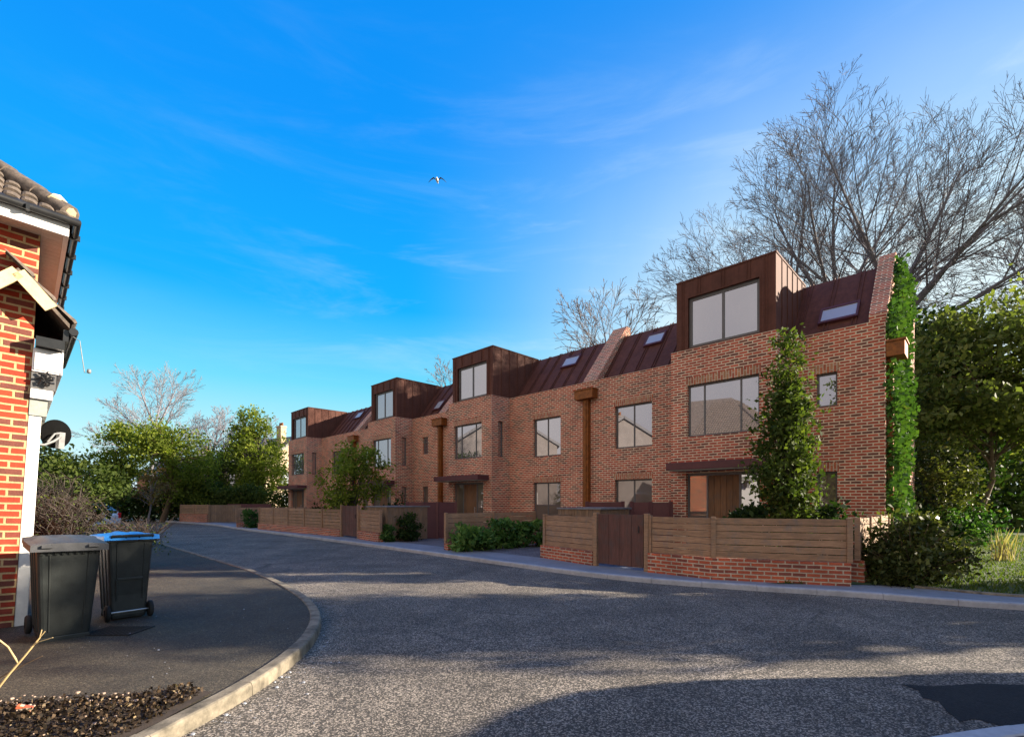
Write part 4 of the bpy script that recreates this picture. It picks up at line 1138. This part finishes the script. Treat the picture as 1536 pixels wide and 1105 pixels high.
leafy('shrub', 'yellow green shrub right of the satellite dish, above the bare bush', 'shrub', (-13.7, 15.2, .1), [((0, 0, 1.9), (1.25, 1.0, .95)), ((-1.1, .4, 2.3), (.9, .8, .8))], 95, 52, .2, .13, 'leaf_mid', r0=.05, n=30, split=.2, crown='foliage', trunk='stem')
leafy('shrub', 'dark shrub beside the white wall post of the old house', 'shrub', (-15.6, 15.8, .1), [((0, 0, 1.6), (1.1, 1.0, 1.5))], 95, 52, .2, .13, 'leaf_dark', r0=.05, n=30, split=.2, crown='foliage', trunk='stem')

def bare_bush(label, loc, rx, h, n, seed, leaf=None):
    rs = random.Random(seed); root = tag(empty('bare_bush', loc), label, 'bush', 'bare twiggy bushes'); mb = MB()
    for k in range(n):
        a = rs.uniform(0, 6.28); r = rx*rs.uniform(.3, 1); z = h*rs.uniform(.55, 1.05)
        p0 = Vector((rs.uniform(-.2, .2)*rx, rs.uniform(-.2, .2)*rx, 0)); p2 = Vector((r*math.cos(a), r*.6*math.sin(a), z)); p1 = p0.lerp(p2, .5) + Vector((0, 0, .15*h))
        mb.tube([p0, p1, p2], [.014, .009, .004], 4, cap=False)
        for j in range(6):
            q = p1.lerp(p2, rs.random()); e = q + Vector((rs.uniform(-.3, .3), rs.uniform(-.3, .3), rs.uniform(.05, .3)))
            mb.tube([q, q.lerp(e, .5)+Vector((0, 0, .02)), e], [.006, .005, .003], 3, cap=False)
    mb.build('stem', M['bark_dark'], root)
    nl = n*5; a = rng.random(nl)*6.28; r = rx*np.sqrt(rng.random(nl)); z = h*(.35+.7*rng.random(nl))
    leaf_object('foliage', np.stack([r*np.cos(a), r*.6*np.sin(a), z], 1), .05, M[leaf or 'leaf_mid'], root)
    return root
bare_bush('bare twiggy bush behind the grey lidded bin', (-9.9, 10.4, .09), 1.1, 1.55, 150, 3)
bare_bush('lower bare twiggy bush behind the blue lidded bin', (-8.5, 10.6, .09), .9, .95, 110, 4)
bare_bush('thicker bare bush against the white wall post', (-10.9, 11.2, .09), 1.0, 2.0, 130, 5, 'leaf_mid')

# ------------------------------------------------------------------ old brick house on the left (local x towards the street corner, y across the street)
LH = tag(empty('old_house', (-5.98, 5.75, 0)), 'old red brick house with a tiled roof and white trims at the left edge', 'house')
LH.rotation_euler = (Matrix.Rotation(math.radians(4.0), 4, 'Y') @ Matrix.Rotation(RZ, 4, 'Z')).to_euler()
m = MB(); m.box(-6, 0, -6, 0, -.2, 4.9); m.build('wall', M['brick_old'], LH)
E0 = Vector((.33, .24, 4.97)); PT = math.tan(math.radians(38)); RW = 3.2
AP = Vector((E0.x-RW, E0.y-RW, E0.z+RW*PT)); E1 = Vector((E0.x, E0.y-2*RW, E0.z)); E2 = Vector((-6.4, E0.y, E0.z)); A2 = Vector((-6.4, AP.y, AP.z))
m = MB()
m.poly([E0, AP, E1]); m.poly([E0, E2, A2, AP]); m.poly([AP, A2, Vector((-6.4, E1.y, E0.z)), E1])
sl = math.hypot(1, PT)
def tile(mb, base, along, upv, w, L):
    """interlocking tile: arched section, thick lower edge"""
    nrm = along.cross(upv).normalized()
    if nrm.z < 0: nrm = -nrm
    sec = [(0, .012), (.08, .03), (.25, .045), (.5, .05), (.75, .045), (.92, .03), (1, .012)]
    vs = []
    for k, (lo, hh) in enumerate(((0, 1.0), (.035, 1.25), (L, .6))):
        for (a, h) in sec: vs.append(base + along*(a*w*.985) + upv*lo + nrm*(h*hh + (.018 if k < 2 else 0)))
    vs += [base + along*(a*w*.985) + nrm*.0 for (a, h) in sec]
    n = 7; fs = []
    for r in range(2):
        for k in range(n-1): fs.append((r*n+k, r*n+k+1, (r+1)*n+k+1, (r+1)*n+k))
    for k in range(n-1): fs.append((3*n+k, 3*n+k+1, k+1, k))
    mb.mesh(vs, fs)
rows = 19; gauge = .20
for (o0, al, up_) in ((E0, Vector((0, -1, 0)), Vector((-1, 0, PT))/sl), (E0, Vector((-1, 0, 0)), Vector((0, -1, PT))/sl)):
    for r in range(rows):
        q = r*gauge/sl
        k = 0; st = q
        mx = (2*RW - q) if al.y else 6.6
        uu = math.ceil(st/.14)*.14
        while uu < min(mx, 4.2):
            tile(m, o0 + al*uu + up_*(r*gauge) - up_*.03, al, up_, .14, gauge+.03); uu += .14
rf = m.build('roof', M['tile'], LH)
h = MB(); d = (AP-E0).normalized()
for k in range(9):
    a = E0 + d*(k*.42+.02) + Vector((0, 0, .045)); b = a + d*.45
    h.tube([a, b], [.115, .10], 10)
h.build('hip_tiles', M['tile'], rf)
mo = MB(); mo.tube([E0 + d*.0 + Vector((0, 0, .07)), E0 + d*.22 + Vector((0, 0, .09))], [.06, .10], 8); mo.build('mortar_bedding', M['cream'], rf)
g = MB()
gz = E0.z - .035
g.tube([(E0.x+.06, E1.y, gz), (E0.x+.06, E0.y+.06, gz), (-6.4, E0.y+.06, gz)], .046, 10)
for k in range(8): g.box(E0.x+.0, E0.x+.11, -k*.75-.1, -k*.75-.13, gz-.052, gz+.01); g.box(-k*.75-.05, -k*.75-.08, E0.y, E0.y+.11, gz-.052, gz+.01)
g.build('gutter', M['black'], LH)
fa = MB(); fa.box(.285, .33, -6.2, .235, 4.765, 4.90); fa.box(-6.3, .284, .19, .235, 4.765, 4.90); fa.build('fascia', M['pvc'], LH)
so = MB()
for k in range(4): so.box(.002+k*.07, .066+k*.07, -6.2, .0, 4.785, 4.80)
for k in range(44): so.box(.28-k*.15, .28-k*.15-.144, .002, .188, 4.783, 4.798)
so.build('soffit', M['soffit_old'], LH)
# projecting bay with its own small tiled roof on the street side
ap = Vector((.25, -.16, 4.22)); s45 = 1.10
br = MB()
for (y1,) in ((.13,), (-.9,)):
    z1 = ap.z - abs(y1-ap.y)*s45
    a = Vector((.235, ap.y, ap.z)); b = Vector((.235, y1, z1)); br.bar(a, b, .035, .13, Vector((1, 0, 0)).cross((b-a).normalized()))
br.build('barge_board', M['cream'], LH)
lr = MB()
for sgn, y1 in ((1, .30), (-1, -.9)):
    z1 = ap.z + .06 - abs(y1-ap.y)*s45
    P = [(.21, ap.y, ap.z+.06), (.21, y1, z1), (-2.6, y1, z1), (-2.6, ap.y, ap.z+.06)]
    lr.mesh(P + [(x, y, z-.05) for x, y, z in P], ((0,1,2,3),(7,6,5,4),(0,4,5,1),(1,5,6,2),(2,6,7,3),(3,7,4,0)))
    if sgn > 0:
        upv = Vector((0, ap.y-y1, ap.z+.06-z1)).normalized()
        for r in range(3):
            for k in range(20): tile(lr, Vector((.21-k*.14, y1+.02, z1)) + upv*(r*.29), Vector((-1, 0, 0)), upv, .14, .32)
lr.build('porch_roof', M['tile'], LH)
gt = MB(); gt.tube([(.22, .34, 3.69), (-2.6, .34, 3.69)], .045, 10); gt.box(.18, -2.5, .25, .30, 3.56, 3.70); gt.box(.19, -2.5, .02, .27, 3.45, 3.56); gt.build('porch_gutter', M['black'], LH)
bw_ = MB(); bw_.box(.06, -2.2, .003, .27, 3.16, 3.44); bw_.box(.075, .06, .02, .25, 3.18, 3.42); b_ = bw_.build('bay_panel', M['pvc'], LH, .006)
ss = MB(); ss.box(.04, -2.2, .003, .22, 2.96, 3.155); ss.build('dark_soffit', M['frame'], LH)
ld = MB(); ld.box(.05, -2.2, .003, .20, 2.84, 2.955); ld.build('bay_ledge', M['pvc'], LH, .006)
ls = MB(); ls.box(.01, -2.1, .004, .16, 2.64, 2.838); ls.build('bay_soffit', M['soffit'], LH)
pl = MB(); pl.box(-.01, -.16, .003, .115, .05, 2.64); pl.box(-.18, -2.1, .003, .08, .05, 2.64); pl.build('wall_post', M['white'], LH, .008)
lm = MB(); lm.lathe((.26, .50, 3.24), [(0, .032), (.018, .026), (.023, 0), (.016, -.022), (0, -.026)], 10); lm.tube([(.16, .30, 3.66), (.20, .40, 3.60), (.25, .46, 3.22), (.26, .50, 3.23)], .005, 5); lm.build('outside_lamp', M['dull_metal'], LH)
cb = MB()
for k in range(7):
    a = 2*math.pi*k/7; cb.tube([(.07, .12, 3.06), (.10, .14+.05*math.cos(a), 3.08+.05*math.sin(a)), (.07, .12+.085*math.cos(a+.5), 3.08+.085*math.sin(a+.5))], .014, 5)
cb.build('cable_bundle', M['black'], LH)

# satellite dish on the white post
sd = tag(empty('satellite_dish', (-6.13, 6.5, 2.50)), 'black satellite dish on a bracket beside the old brick house', 'satellite dish')
sd.rotation_euler = (math.radians(6), 0, math.radians(80))
m = MB(); R = .195
prof = [(0.0, .0)] + [(R*k/8, .055*(k/8)**2) for k in range(1, 9)] + [(R*.985, .066), (0, .012)]
m.lathe((0, 0, 0), [(r, h) for r, h in prof], 32, 'Y'); m.build('dish', M['dish_black'], sd)
m = MB(); m.box(-.04, .03, -.06, -.005, -.19, .03); m.tube([(-.02, -.05, -.03), (-.12, -.08, -.10), (-.20, -.05, -.16), (-.30, 0, -.16)], .016, 8); m.tube([(-.02, -.05, .02), (-.10, -.06, 0), (-.16, -.04, -.12)], .012, 8); m.build('bracket', M['dull_metal'], sd)
m = MB(); m.tube([(0, -.02, -.18), (.12, .16, -.185), (.22, .26, -.16)], .008, 6); m.tube([(.21, .24, -.175), (.25, .27, -.13)], [.022, .028], 10); m.tube([(.17, .24, -.12), (.27, .28, -.17)], .012, 6); m.build('receiver_arm', M['black'], sd)

# ------------------------------------------------------------------ wheelie bins
def bin_(label, loc, rz, tilt, lidmat, back=False):
    root = tag(empty('wheelie_bin', loc), label, 'bin', 'wheelie bins by the old house')
    root.scale = (.93, .93, 1.04) if not back else (.84, .84, 1.04)
    root.rotation_euler = (Matrix.Rotation(tilt, 4, 'Y') @ Matrix.Rotation(rz, 4, 'Z')).to_euler()
    # local: -y is the front of the bin, +y the wheel side; x across
    m = MB()
    lv = [(0.02, .215, .26), (.06, .225, .27), (.30, .238, .295), (.60, .258, .325), (.92, .278, .352), (.985, .284, .358)]
    rings = []
    for z, hx, hy in lv:
        c = .045; ring = []
        for sx, sy in ((-1, -1), (1, -1), (1, 1), (-1, 1)):
            cx, cy = sx*(hx-c), sy*(hy-c)
            a0 = math.atan2(sy, sx) - math.pi/4
            for k in range(4): a = a0 + math.pi/2*k/3; ring.append((cx + c*math.cos(a), cy + c*math.sin(a) + (.03 if sy > 0 and z < .1 else 0), z))
        rings.append(ring)
    n = 16; vs = [p for r in rings for p in r]; fs = []
    for i in range(len(lv)-1):
        for k in range(n): fs.append((i*n+k, i*n+(k+1)%n, (i+1)*n+(k+1)%n, (i+1)*n+k))
    fs.append(tuple(range(n))[::-1]); m.mesh(vs, fs, smooth=False)
    # rim, corner ribs and front ridges
    for (x0, x1, y0, y1) in ((-.315, .315, -.39, -.352), (-.315, .315, .352, .39), (-.315, -.278, -.352, .352), (.278, .315, -.352, .352)): m.box(x0, x1, y0, y1, .955, .995)
    for x in (-.17, .17):
        for sy in (-1, 1):
            m.bar((x*.86, sy*.272, .10), (x, sy*.352, .93), .016, .022, Vector((0, sy, .1)))
    for sx in (-1, 1):
        for y in (-.2, .0, .2): m.bar((sx*.228, y*.86, .10), (sx*.279, y, .93), .02, .014, Vector((0, 1, 0)))
    m.bar((-.16, .318, .50), (.16, .318, .50), .03, .03); m.bar((-.165, .262, .10), (-.165, .322, .50), .02, .03, Vector((0, 1, 0))); m.bar((.165, .262, .10), (.165, .322, .50), .02, .03, Vector((0, 1, 0)))
    m.box(-.22, .22, -.275, -.245, .0, .05)
    # comb under the front rim and side scallops
    for k in range(9): m.bar((-.24+k*.06, -.358, .90), (-.24+k*.06, -.385, .965), .012, .03, Vector((1, 0, 0)))
    body = m.build('body', M['bin'], root, .006)
    # lid, gently domed with overhang
    l = MB(); nx, ny = 10, 10; vs = []
    for j in range(ny+1):
        for i in range(nx+1):
            x = -.335 + .67*i/nx; y = -.42 + .85*j/ny
            u_ = (i/nx-.5)*2; v_ = (j/ny-.5)*2
            z = 1.012 + .045*(1-u_*u_)*(1-.6*v_*v_) + (.02 if v_ > .7 else 0) + .012*math.sin(u_*9)*(abs(v_) < .8)
            vs.append((x, y, z))
    fs = [(j*(nx+1)+i, j*(nx+1)+i+1, (j+1)*(nx+1)+i+1, (j+1)*(nx+1)+i) for j in range(ny) for i in range(nx)]
    l.mesh(vs, fs, smooth=True)
    rim = [k for k in range(nx+1)] + [(j+1)*(nx+1)+nx for j in range(ny)] + [ny*(nx+1)+i for i in range(nx-1, -1, -1)] + [j*(nx+1) for j in range(ny-1, 0, -1)]
    low = [(vs[k][0]*1.01, vs[k][1]*1.01, .945 if vs[k][1] < .3 else .98) for k in rim]
    L = len(rim); vv = [vs[k] for k in rim] + low + [(p[0]*.93, p[1]*.93, p[2]) for p in low]
    l.mesh(vv, [(k, (k+1) % L, L+(k+1) % L, L+k) for k in range(L)] + [(L+k, L+(k+1) % L, 2*L+(k+1) % L, 2*L+k) for k in range(L)])
    for sx in (-.2, .2): l.box(sx-.05, sx+.05, -.455, -.40, .985, 1.01)
    l.build('lid', lidmat, root)
    hd = MB(); hd.tube([(-.25, .40, 1.0), (-.25, .45, 1.03), (.25, .45, 1.03), (.25, .40, 1.0)], .017, 8)
    for x in (-.25, -.08, .08, .25): hd.tube([(x, .37, .97), (x, .45, 1.03)], .014, 6)
    hd.build('handle', M['bin'], root)
    for sx in (-1, 1):
        w = MB(); x = sx*.262
        w.lathe((x, .30, .10), [(.04, -.03), (.085, -.03), (.10, -.018), (.10, .018), (.085, .03), (.04, .03)], 20, 'X')
        wh = w.build('wheel', M['rubber'], root)
        hb = MB(); hb.lathe((x, .30, .10), [(0, -.022), (.045, -.022), (.06, -.014), (.06, .014), (.045, .022), (0, .022)], 14, 'X'); hb.build('hub', M['bin'], wh)
    ax = MB(); ax.tube([(-.26, .30, .10), (.26, .30, .10)], .011, 8); ax.build('axle', M['steel'], root)
    return root
bin_('dark grey wheelie bin with a faded grey lid, nearest the brick wall', (-5.07, 5.40, .095), math.radians(50), math.radians(2.5), M['bin_lid'])
bin_('dark grey wheelie bin with a bright blue lid', (-5.10, 6.30, .095), math.radians(232), math.radians(.8), M['blue_lid'], True)

# drain cover and small litter by the bins
dc = MB(); cx, cy = -4.55, 5.55
for k in range(9): dc.box(cx-.26, cx+.26, cy-.19+k*.045, cy-.175+k*.045, .097, .108)
for k in range(2): dc.box(cx-.27+k*.52, cx-.25+k*.52, cy-.2, cy+.2, .097, .109)
for k in range(9): dc.box(cx-.24+k*.06, cx-.225+k*.06, cy-.19, cy+.19, .0965, .1045)
tag(dc.build('drain_cover', M['rubber']), 'dark ribbed drain grate in the footway beside the blue lidded bin', 'drain cover')

# soil bed: leaf litter, stones, edging and the young twig
n = 20000
x = -6.0 + 3.75*rng.random(n); y = 2.2 + 1.66*rng.random(n)**.7
k = (x < np.interp(y, [2.2, 3.2, 3.75, 3.9], [-2.62, -2.44, -2.40, -2.7])) & (y < np.interp(x, [-6, -3.3, -2.6], [3.36, 3.58, 3.82]) + .04*np.sin(x*9))
P = np.stack([x[k], y[k], .112 + .035*rng.random(k.sum())], 1)
tag(leaf_object('leaf_litter', P, .024, M['litter'], up=.1, aspect=.7, sizevar=.7), 'dry brown leaf litter on the soil bed', 'leaf litter', kind='stuff')
st = MB()
def pebble(mb, c, r):
    vs = []; fs = []
    for j, (zz, rr) in enumerate(((-.5, .5), (0, 1), (.45, .65))):
        for q in range(6):
            a = q*math.pi/3 + random.uniform(-.2, .2); vs.append((c[0]+r*rr*math.cos(a)*random.uniform(.8, 1.2), c[1]+r*rr*math.sin(a)*random.uniform(.8, 1.2), c[2]+zz*r))
    for j in range(2):
        for q in range(6): fs.append((j*6+q, j*6+(q+1)%6, (j+1)*6+(q+1)%6, (j+1)*6+q))
    fs.append(tuple(range(12, 18))); mb.mesh(vs, fs)
for q in range(240):
    yy = 3.34 + .09*math.sin(q*2.1) + random.uniform(-.08, .12); xx = -5.9 + 3.3*random.random()
    pebble(st, (xx, yy + (xx+6)*.075, .118), random.uniform(.005, .018))
for q in range(130): pebble(st, (random.uniform(-5.8, -2.6), random.uniform(2.4, 3.5), .125), random.uniform(.005, .015))
tag(st.build('stones', M['stone']), 'pale crumbly stones edging the soil bed', 'stones', kind='stuff')
bk = MB(); bk.box(-.045, .045, -.02, .02, 0, .03, m=Matrix.Translation((-3.42, 3.36, .14)) @ Matrix.Rotation(.5, 4, 'Z') @ Matrix.Rotation(.4, 4, 'Y'))
tag(bk.build('brick_fragment', M['brick_low'], None, .006), 'small broken piece of red brick lying in the soil bed', 'brick')
tw = MB()
tw.tube([(-3.93, 3.60, .10), (-3.79, 3.62, .30), (-3.70, 3.64, .42), (-3.60, 3.66, .56), (-3.585, 3.66, .62)], [.009, .008, .007, .005, .003], 6)
tw.tube([(-3.735, 3.63, .375), (-3.80, 3.62, .50), (-3.90, 3.60, .60), (-4.05, 3.58, .66), (-4.2, 3.56, .68)], [.007, .006, .006, .005, .003], 6)
tw.tube([(-3.66, 3.65, .49), (-3.60, 3.65, .53), (-3.50, 3.66, .56)], [.005, .004, .003], 5)
tw.tube([(-3.60, 3.66, .56), (-3.565, 3.665, .605)], [.004, .003], 5)
tag(tw.build('twig', M['twig_pale']), 'bare straw coloured twig growing out of the soil bed', 'twig')
t2 = MB(); t2.tube([(-4.05, 3.62, .10), (-3.86, 3.63, .27), (-3.70, 3.64, .36), (-3.58, 3.66, .42)], [.008, .007, .005, .003], 6)
tag(t2.build('twig', M['bark_red']), 'dark thin twig crossing the straw coloured one', 'twig')
ch = MB()
for q in range(330):
    if q < 60: p = (random.uniform(-5, -2.6), random.uniform(3.9, 8), .099)
    else:
        j = random.randint(12, 60); p3 = offset(LC, -random.expovariate(6)-.02)[j]; p = (p3.x, p3.y, .003)
    pebble(ch, p, random.uniform(.003, .006)*(1+2*(random.random()>.9)))
tag(ch.build('grit', M['kerb_pale']), 'loose pale grit along the kerb and on the footway', 'grit', kind='stuff')

# ------------------------------------------------------------------ parked car behind the bare bush
car = tag(empty('parked_car', (-22.6, 24.4, .09), math.radians(6)), 'white hatchback parked behind the bare bush, mostly hidden', 'car')
sec = [(-1.95, .35, .62), (-1.9, .30, .78), (-1.0, .26, .93), (-.55, .26, .98), (0, .25, 1.0), (1.2, .25, 1.0), (1.85, .28, .98), (1.98, .34, .75), (1.98, .40, .45)]
def car_section(mb, S, hw_lo, hw_hi):
    vs = []; n = len(S)
    for x, z0, z1 in S:
        for (yy, zz) in ((-hw_lo, z0), (-hw_lo, (z0+z1)/2), (-hw_hi, z1), (hw_hi, z1), (hw_lo, (z0+z1)/2), (hw_lo, z0)): vs.append((x, yy, zz))
    fs = []
    for i in range(n-1):
        for k in range(6): fs.append((i*6+k, i*6+(k+1)%6, (i+1)*6+(k+1)%6, (i+1)*6+k))
    fs.append(tuple(range(6))); fs.append(tuple((n-1)*6+k for k in range(6))[::-1]); mb.mesh(vs, fs)
M['carpaint'] = plain('white_car_paint', (.72, .72, .72), .25, 0, .03, 2, 0)
M['redlamp'] = plain('red_lamp_glass', (.55, .01, .02), .2, 0, .1, 2, 0)
m = MB(); car_section(m, sec, .86, .80); cbod = m.build('body', M['carpaint'], car, .03)
m = MB(); car_section(m, [(-.95, .93, .95), (-.3, .95, 1.40), (1.35, .95, 1.42), (1.92, .95, 1.0)], .74, .60); cab = m.build('cabin', M['glass_low'], car, .02)
m = MB(); m.box(-.28, 1.36, -.60, .60, 1.41, 1.45); m.build('roof', M['carpaint'], car, .02)
for x in (-1.25, 1.25):
    for y in (-.80, .80):
        m = MB(); m.lathe((x, y, .31), [(.18, -.1), (.27, -.1), (.31, -.07), (.31, .07), (.27, .1), (.18, .1)], 20, 'Y'); w = m.build('wheel', M['rubber'], car)
        m = MB(); m.lathe((x, y, .31), [(0, -.09), (.17, -.105), (.19, -.08), (.19, .08), (.17, .105), (0, .09)], 14, 'Y'); m.build('rim', M['steel'], w)
for y in (-.72, .72):
    m = MB(); m.box(1.95, 2.01, y-.09, y+.09, .62, .90); m.build('tail_light', M['redlamp'], car, .01)
    m = MB(); m.box(-1.97, -1.88, y-.13, y+.10, .58, .70); m.build('headlight', M['pvc'], car, .01)

# ------------------------------------------------------------------ old houses beyond the end of the street
M['brick_pale'] = brick_mat('pale_old_brick', (.50, .36, .22), (.40, .27, .16), (.25, .15, .10), (.50, .44, .35))
M['render_wall'] = plain('grey_beige_render', (.17, .145, .13), .9, 0, .15, 1.5, .2)
M['slate'] = plain('grey_slate', (.09, .085, .09), .6, 0, .25, 6, .2)
def old_house(label, loc, rz, W, D, H, pitch, chim, mat='brick_pale', hip=False):
    root = tag(empty('brick_house', loc, rz), label, 'house')
    w = MB(); hh = H + pitch*D/2/D*1.0
    w.box(0, W, 0, D, 0, H)
    rz_ = H + D/2*pitch
    w.poly([(0, 0, H), (0, D, H), (0, D/2, rz_)][::-1]); w.poly([(W, 0, H), (W, D, H), (W, D/2, rz_)])
    w.build('wall', M[mat], root)
    r = MB(); o = .3
    for sgn in (0, 1):
        y0, y1 = (-o, D/2) if sgn == 0 else (D+o, D/2)
        z0 = H - o*pitch; P = [(-o, y0, z0+.05), (W+o, y0, z0+.05), (W+o, y1, rz_+.05), (-o, y1, rz_+.05)]
        r.mesh(P + [(x, y, z+.12) for x, y, z in P], ((0,3,2,1),(4,5,6,7),(0,1,5,4),(1,2,6,5),(2,3,7,6),(3,0,4,7)))
    roof = r.build('roof', M['slate'], root)
    v = MB()
    for x in (-o-.03, W+o): 
        for (ya, yb) in ((-o, D/2), (D+o, D/2)): v.bar((x+.015, ya, H-o*pitch+.08), (x+.015, yb, rz_+.08), .05, .24, Vector((1, 0, 0)).cross(Vector((0, yb-ya, rz_-H+o*pitch)).normalized()))
    v.build('barge_board', M['slate'], root)
    for (x, y) in chim:
        c = MB(); c.box(x-.45, x+.45, y-.35, y+.35, H, rz_+1.3); c.box(x-.52, x+.52, y-.42, y+.42, rz_+1.1, rz_+1.25); ch_ = c.build('chimney', M[mat], roof)
        for k in (-.25, 0, .25):
            p = MB(); p.lathe((x+k, y, rz_+1.3), [(.09, 0), (.11, .05), (.085, .35), (.10, .38), (.06, .38)], 10); p.build('chimney_pot', M['corten'], ch_)
    nwin = max(2, int(W/2.6))
    for side in (0, 1):
        for k in range(nwin):
            for z in (.9, 3.6):
                if z + 1.5 > H: continue
                xc = W*(k+.5)/nwin; y = -.03 if side == 0 else D+.03
                fm = MB(); y0, y1 = (y, y+.06) if side == 0 else (y-.06, y)
                for (a, b, c, d) in ((-.6, .6, z, z+.08), (-.6, .6, z+1.42, z+1.5), (-.6, -.52, z+.08, z+1.42), (.52, .6, z+.08, z+1.42), (-.03, .03, z+.08, z+1.42)): fm.box(xc+a, xc+b, y0, y1, c, d)
                f = fm.build('window', M['white'], root); gm = MB(); gm.box(xc-.52, xc+.52, y0+.02, y1-.005, z+.08, z+1.42); gm.build('pane', M['glass'], f)
    for k, yc in enumerate((D*.3, D*.7)):
        for z in (.9, 3.6):
            if z+1.5 > H: continue
            fm = MB()
            for (a, b, c, d) in ((-.6, .6, z, z+.08), (-.6, .6, z+1.42, z+1.5), (-.6, -.52, z+.08, z+1.42), (.52, .6, z+.08, z+1.42), (-.03, .03, z+.08, z+1.42)): fm.box(W-.03, W+.03, yc+a, yc+b, c, d)
            f = fm.build('window', M['white'], root); gm = MB(); gm.box(W-.02, W+.02, yc-.52, yc+.52, z+.08, z+1.42); gm.build('pane', M['glass'], f)
    return root
old_house('pale brick house with chimney pots beyond the end of the terrace', (-38.5, 62, 0), math.radians(-30), 11, 8.5, 6.4, .75, [(9.8, 2.8)], 'brick_pale')
old_house('brown brick house with a chimney showing between the trees', (-50, 64, 0), math.radians(-20), 9, 7, 4.8, .7, [(8.2, 3.4)], 'brick_low')
# houses across the road, outside the picture, that the windows reflect
for (x, y, W_, H_, lb) in ((-33, -17, 8.5, 7.0, 'brick house across the road, first of the row reflected in the windows'), (-33.6, -5.5, 7.6, 7.4, 'brick house across the road, second of the row reflected in the windows'),
                          (-34, 5, 8.2, 6.9, 'brick house across the road, third of the row reflected in the windows'), (-35, 15.5, 7.4, 7.2, 'brick house across the road, last of the row reflected in the windows')):
    old_house(lb, (x, y, 0), math.radians(0), W_, 8.6, H_, .62, [(2, 3.2)], 'render_wall')

# ------------------------------------------------------------------ trees and an added van beyond the right edge that shade the road
leafy('leafy_tree', 'evergreen tree beyond the right edge shading the road', 'tree', (14.0, 7.3, .1), [((0, 0, 3.2), (1.9, 1.3, 2.6)), ((.6, .3, 5.8), (1.4, 1.2, 1.6))], 130, 46, .36, .26, 'leaf_dark', r0=.12, n=18)
leafy('leafy_tree', 'second evergreen tree beyond the right edge shading the road', 'tree', (19.5, 7.5, .1), [((0, 0, 4.6), (2.0, 1.5, 3.4)), ((.5, 0, 7.4), (1.5, 1.2, 1.8))], 120, 44, .42, .28, 'leaf_dark', r0=.14, n=18)
# unseen van added beyond the right edge, shaped so its shadow lies across the near road
van = tag(empty('shadow_van', (7.5, -1.06, 0)), 'unseen grey panel van added beyond the right edge to shade the near road', 'van')
pr2 = [(0, .35), (0, 2.2), (.15, 2.5), (.5, 2.62), (4.0, 2.64), (4.6, 2.60), (5.1, 2.47), (5.45, 2.28), (5.62, 2.0), (5.66, 1.4), (5.66, .35)]
M['shadow_van_paint'] = plain('grey_shadow_van_paint', (.16, .17, .19), .3, 0, .05, 2, 0)
m = MB(); L_ = len(pr2)
for x0, x1, ins in ((0, 1.95, 0),):
    ring = [[(x0+.0, y, z) for y, z in pr2], [(x1, y, z) for y, z in pr2]]
    m.poly(ring[0][::-1]); m.poly(ring[1])
    for i in range(L_):
        j = (i+1) % L_; m.poly([ring[0][i], ring[0][j], ring[1][j], ring[1][i]])
m.build('body', M['shadow_van_paint'], van, .05)
for y in (1.1, 4.5):
    for x in (.12, 1.83):
        m = MB(); m.lathe((x, y, .34), [(.2, -.11), (.30, -.11), (.34, -.07), (.34, .07), (.30, .11), (.2, .11)], 20, 'X'); w = m.build('wheel', M['rubber'], van)
        m = MB(); m.lathe((x, y, .34), [(0, -.10), (.19, -.115), (.21, -.08), (.21, .08), (.19, .115), (0, .10)], 14, 'X'); m.build('rim', M['steel'], w)
m = MB(); m.box(.2, 1.75, 5.60, 5.672, 1.45, 2.0); m.build('shadow_van_rear_window', M['glass_low'], van)
m = MB(); m.box(-.008, .02, .5, 1.5, 1.4, 2.05); m.build('shadow_van_side_window', M['glass_low'], van)
for x in (.12, 1.83): m = MB(); m.box(x-.08, x+.08, 5.63, 5.69, .8, 1.3); m.build('tail_light', M['redlamp'], van, .01)
m = MB(); m.box(.05, 1.9, 5.64, 5.75, .35, .6); m.build('shadow_van_bumper', M['black'], van, .02)

# ------------------------------------------------------------------ gull
gl = tag(empty('seagull', (-4.67, 30, 21.6)), 'gull gliding with bent wings high in the blue sky', 'bird')
m = MB()
body = [(-.0, -.30, .02, .012), (0, -.24, .01, .055), (0, -.10, 0, .085), (0, .05, 0, .08), (0, .18, .01, .045), (0, .30, .02, .02)]
m.tube([(x, y, z) for x, y, z, r in body], [r for *_, r in body], 10)
hd = MB()
b_o = m.build('body', M['white'], gl)
for sx in (-1, 1):
    w = MB(); S = [(.04, 0, .02, .16), (.22, -.02, .16, .15), (.40, .02, .07, .11), (.56, .08, -.07, .03)]
    vs = []
    for x, y, z, c in S: vs += [(sx*x, y-c*.5, z), (sx*x, y, z+.014), (sx*x, y+c*.5, z), (sx*x, y, z-.006)]
    fs = []
    for i in range(3):
        for k in range(4): fs.append((i*4+k, i*4+(k+1)%4, (i+1)*4+(k+1)%4, (i+1)*4+k))
    fs.append((12, 13, 14, 15)); w.mesh(vs, fs, smooth=True); w.build('wing', M['slate'], gl)
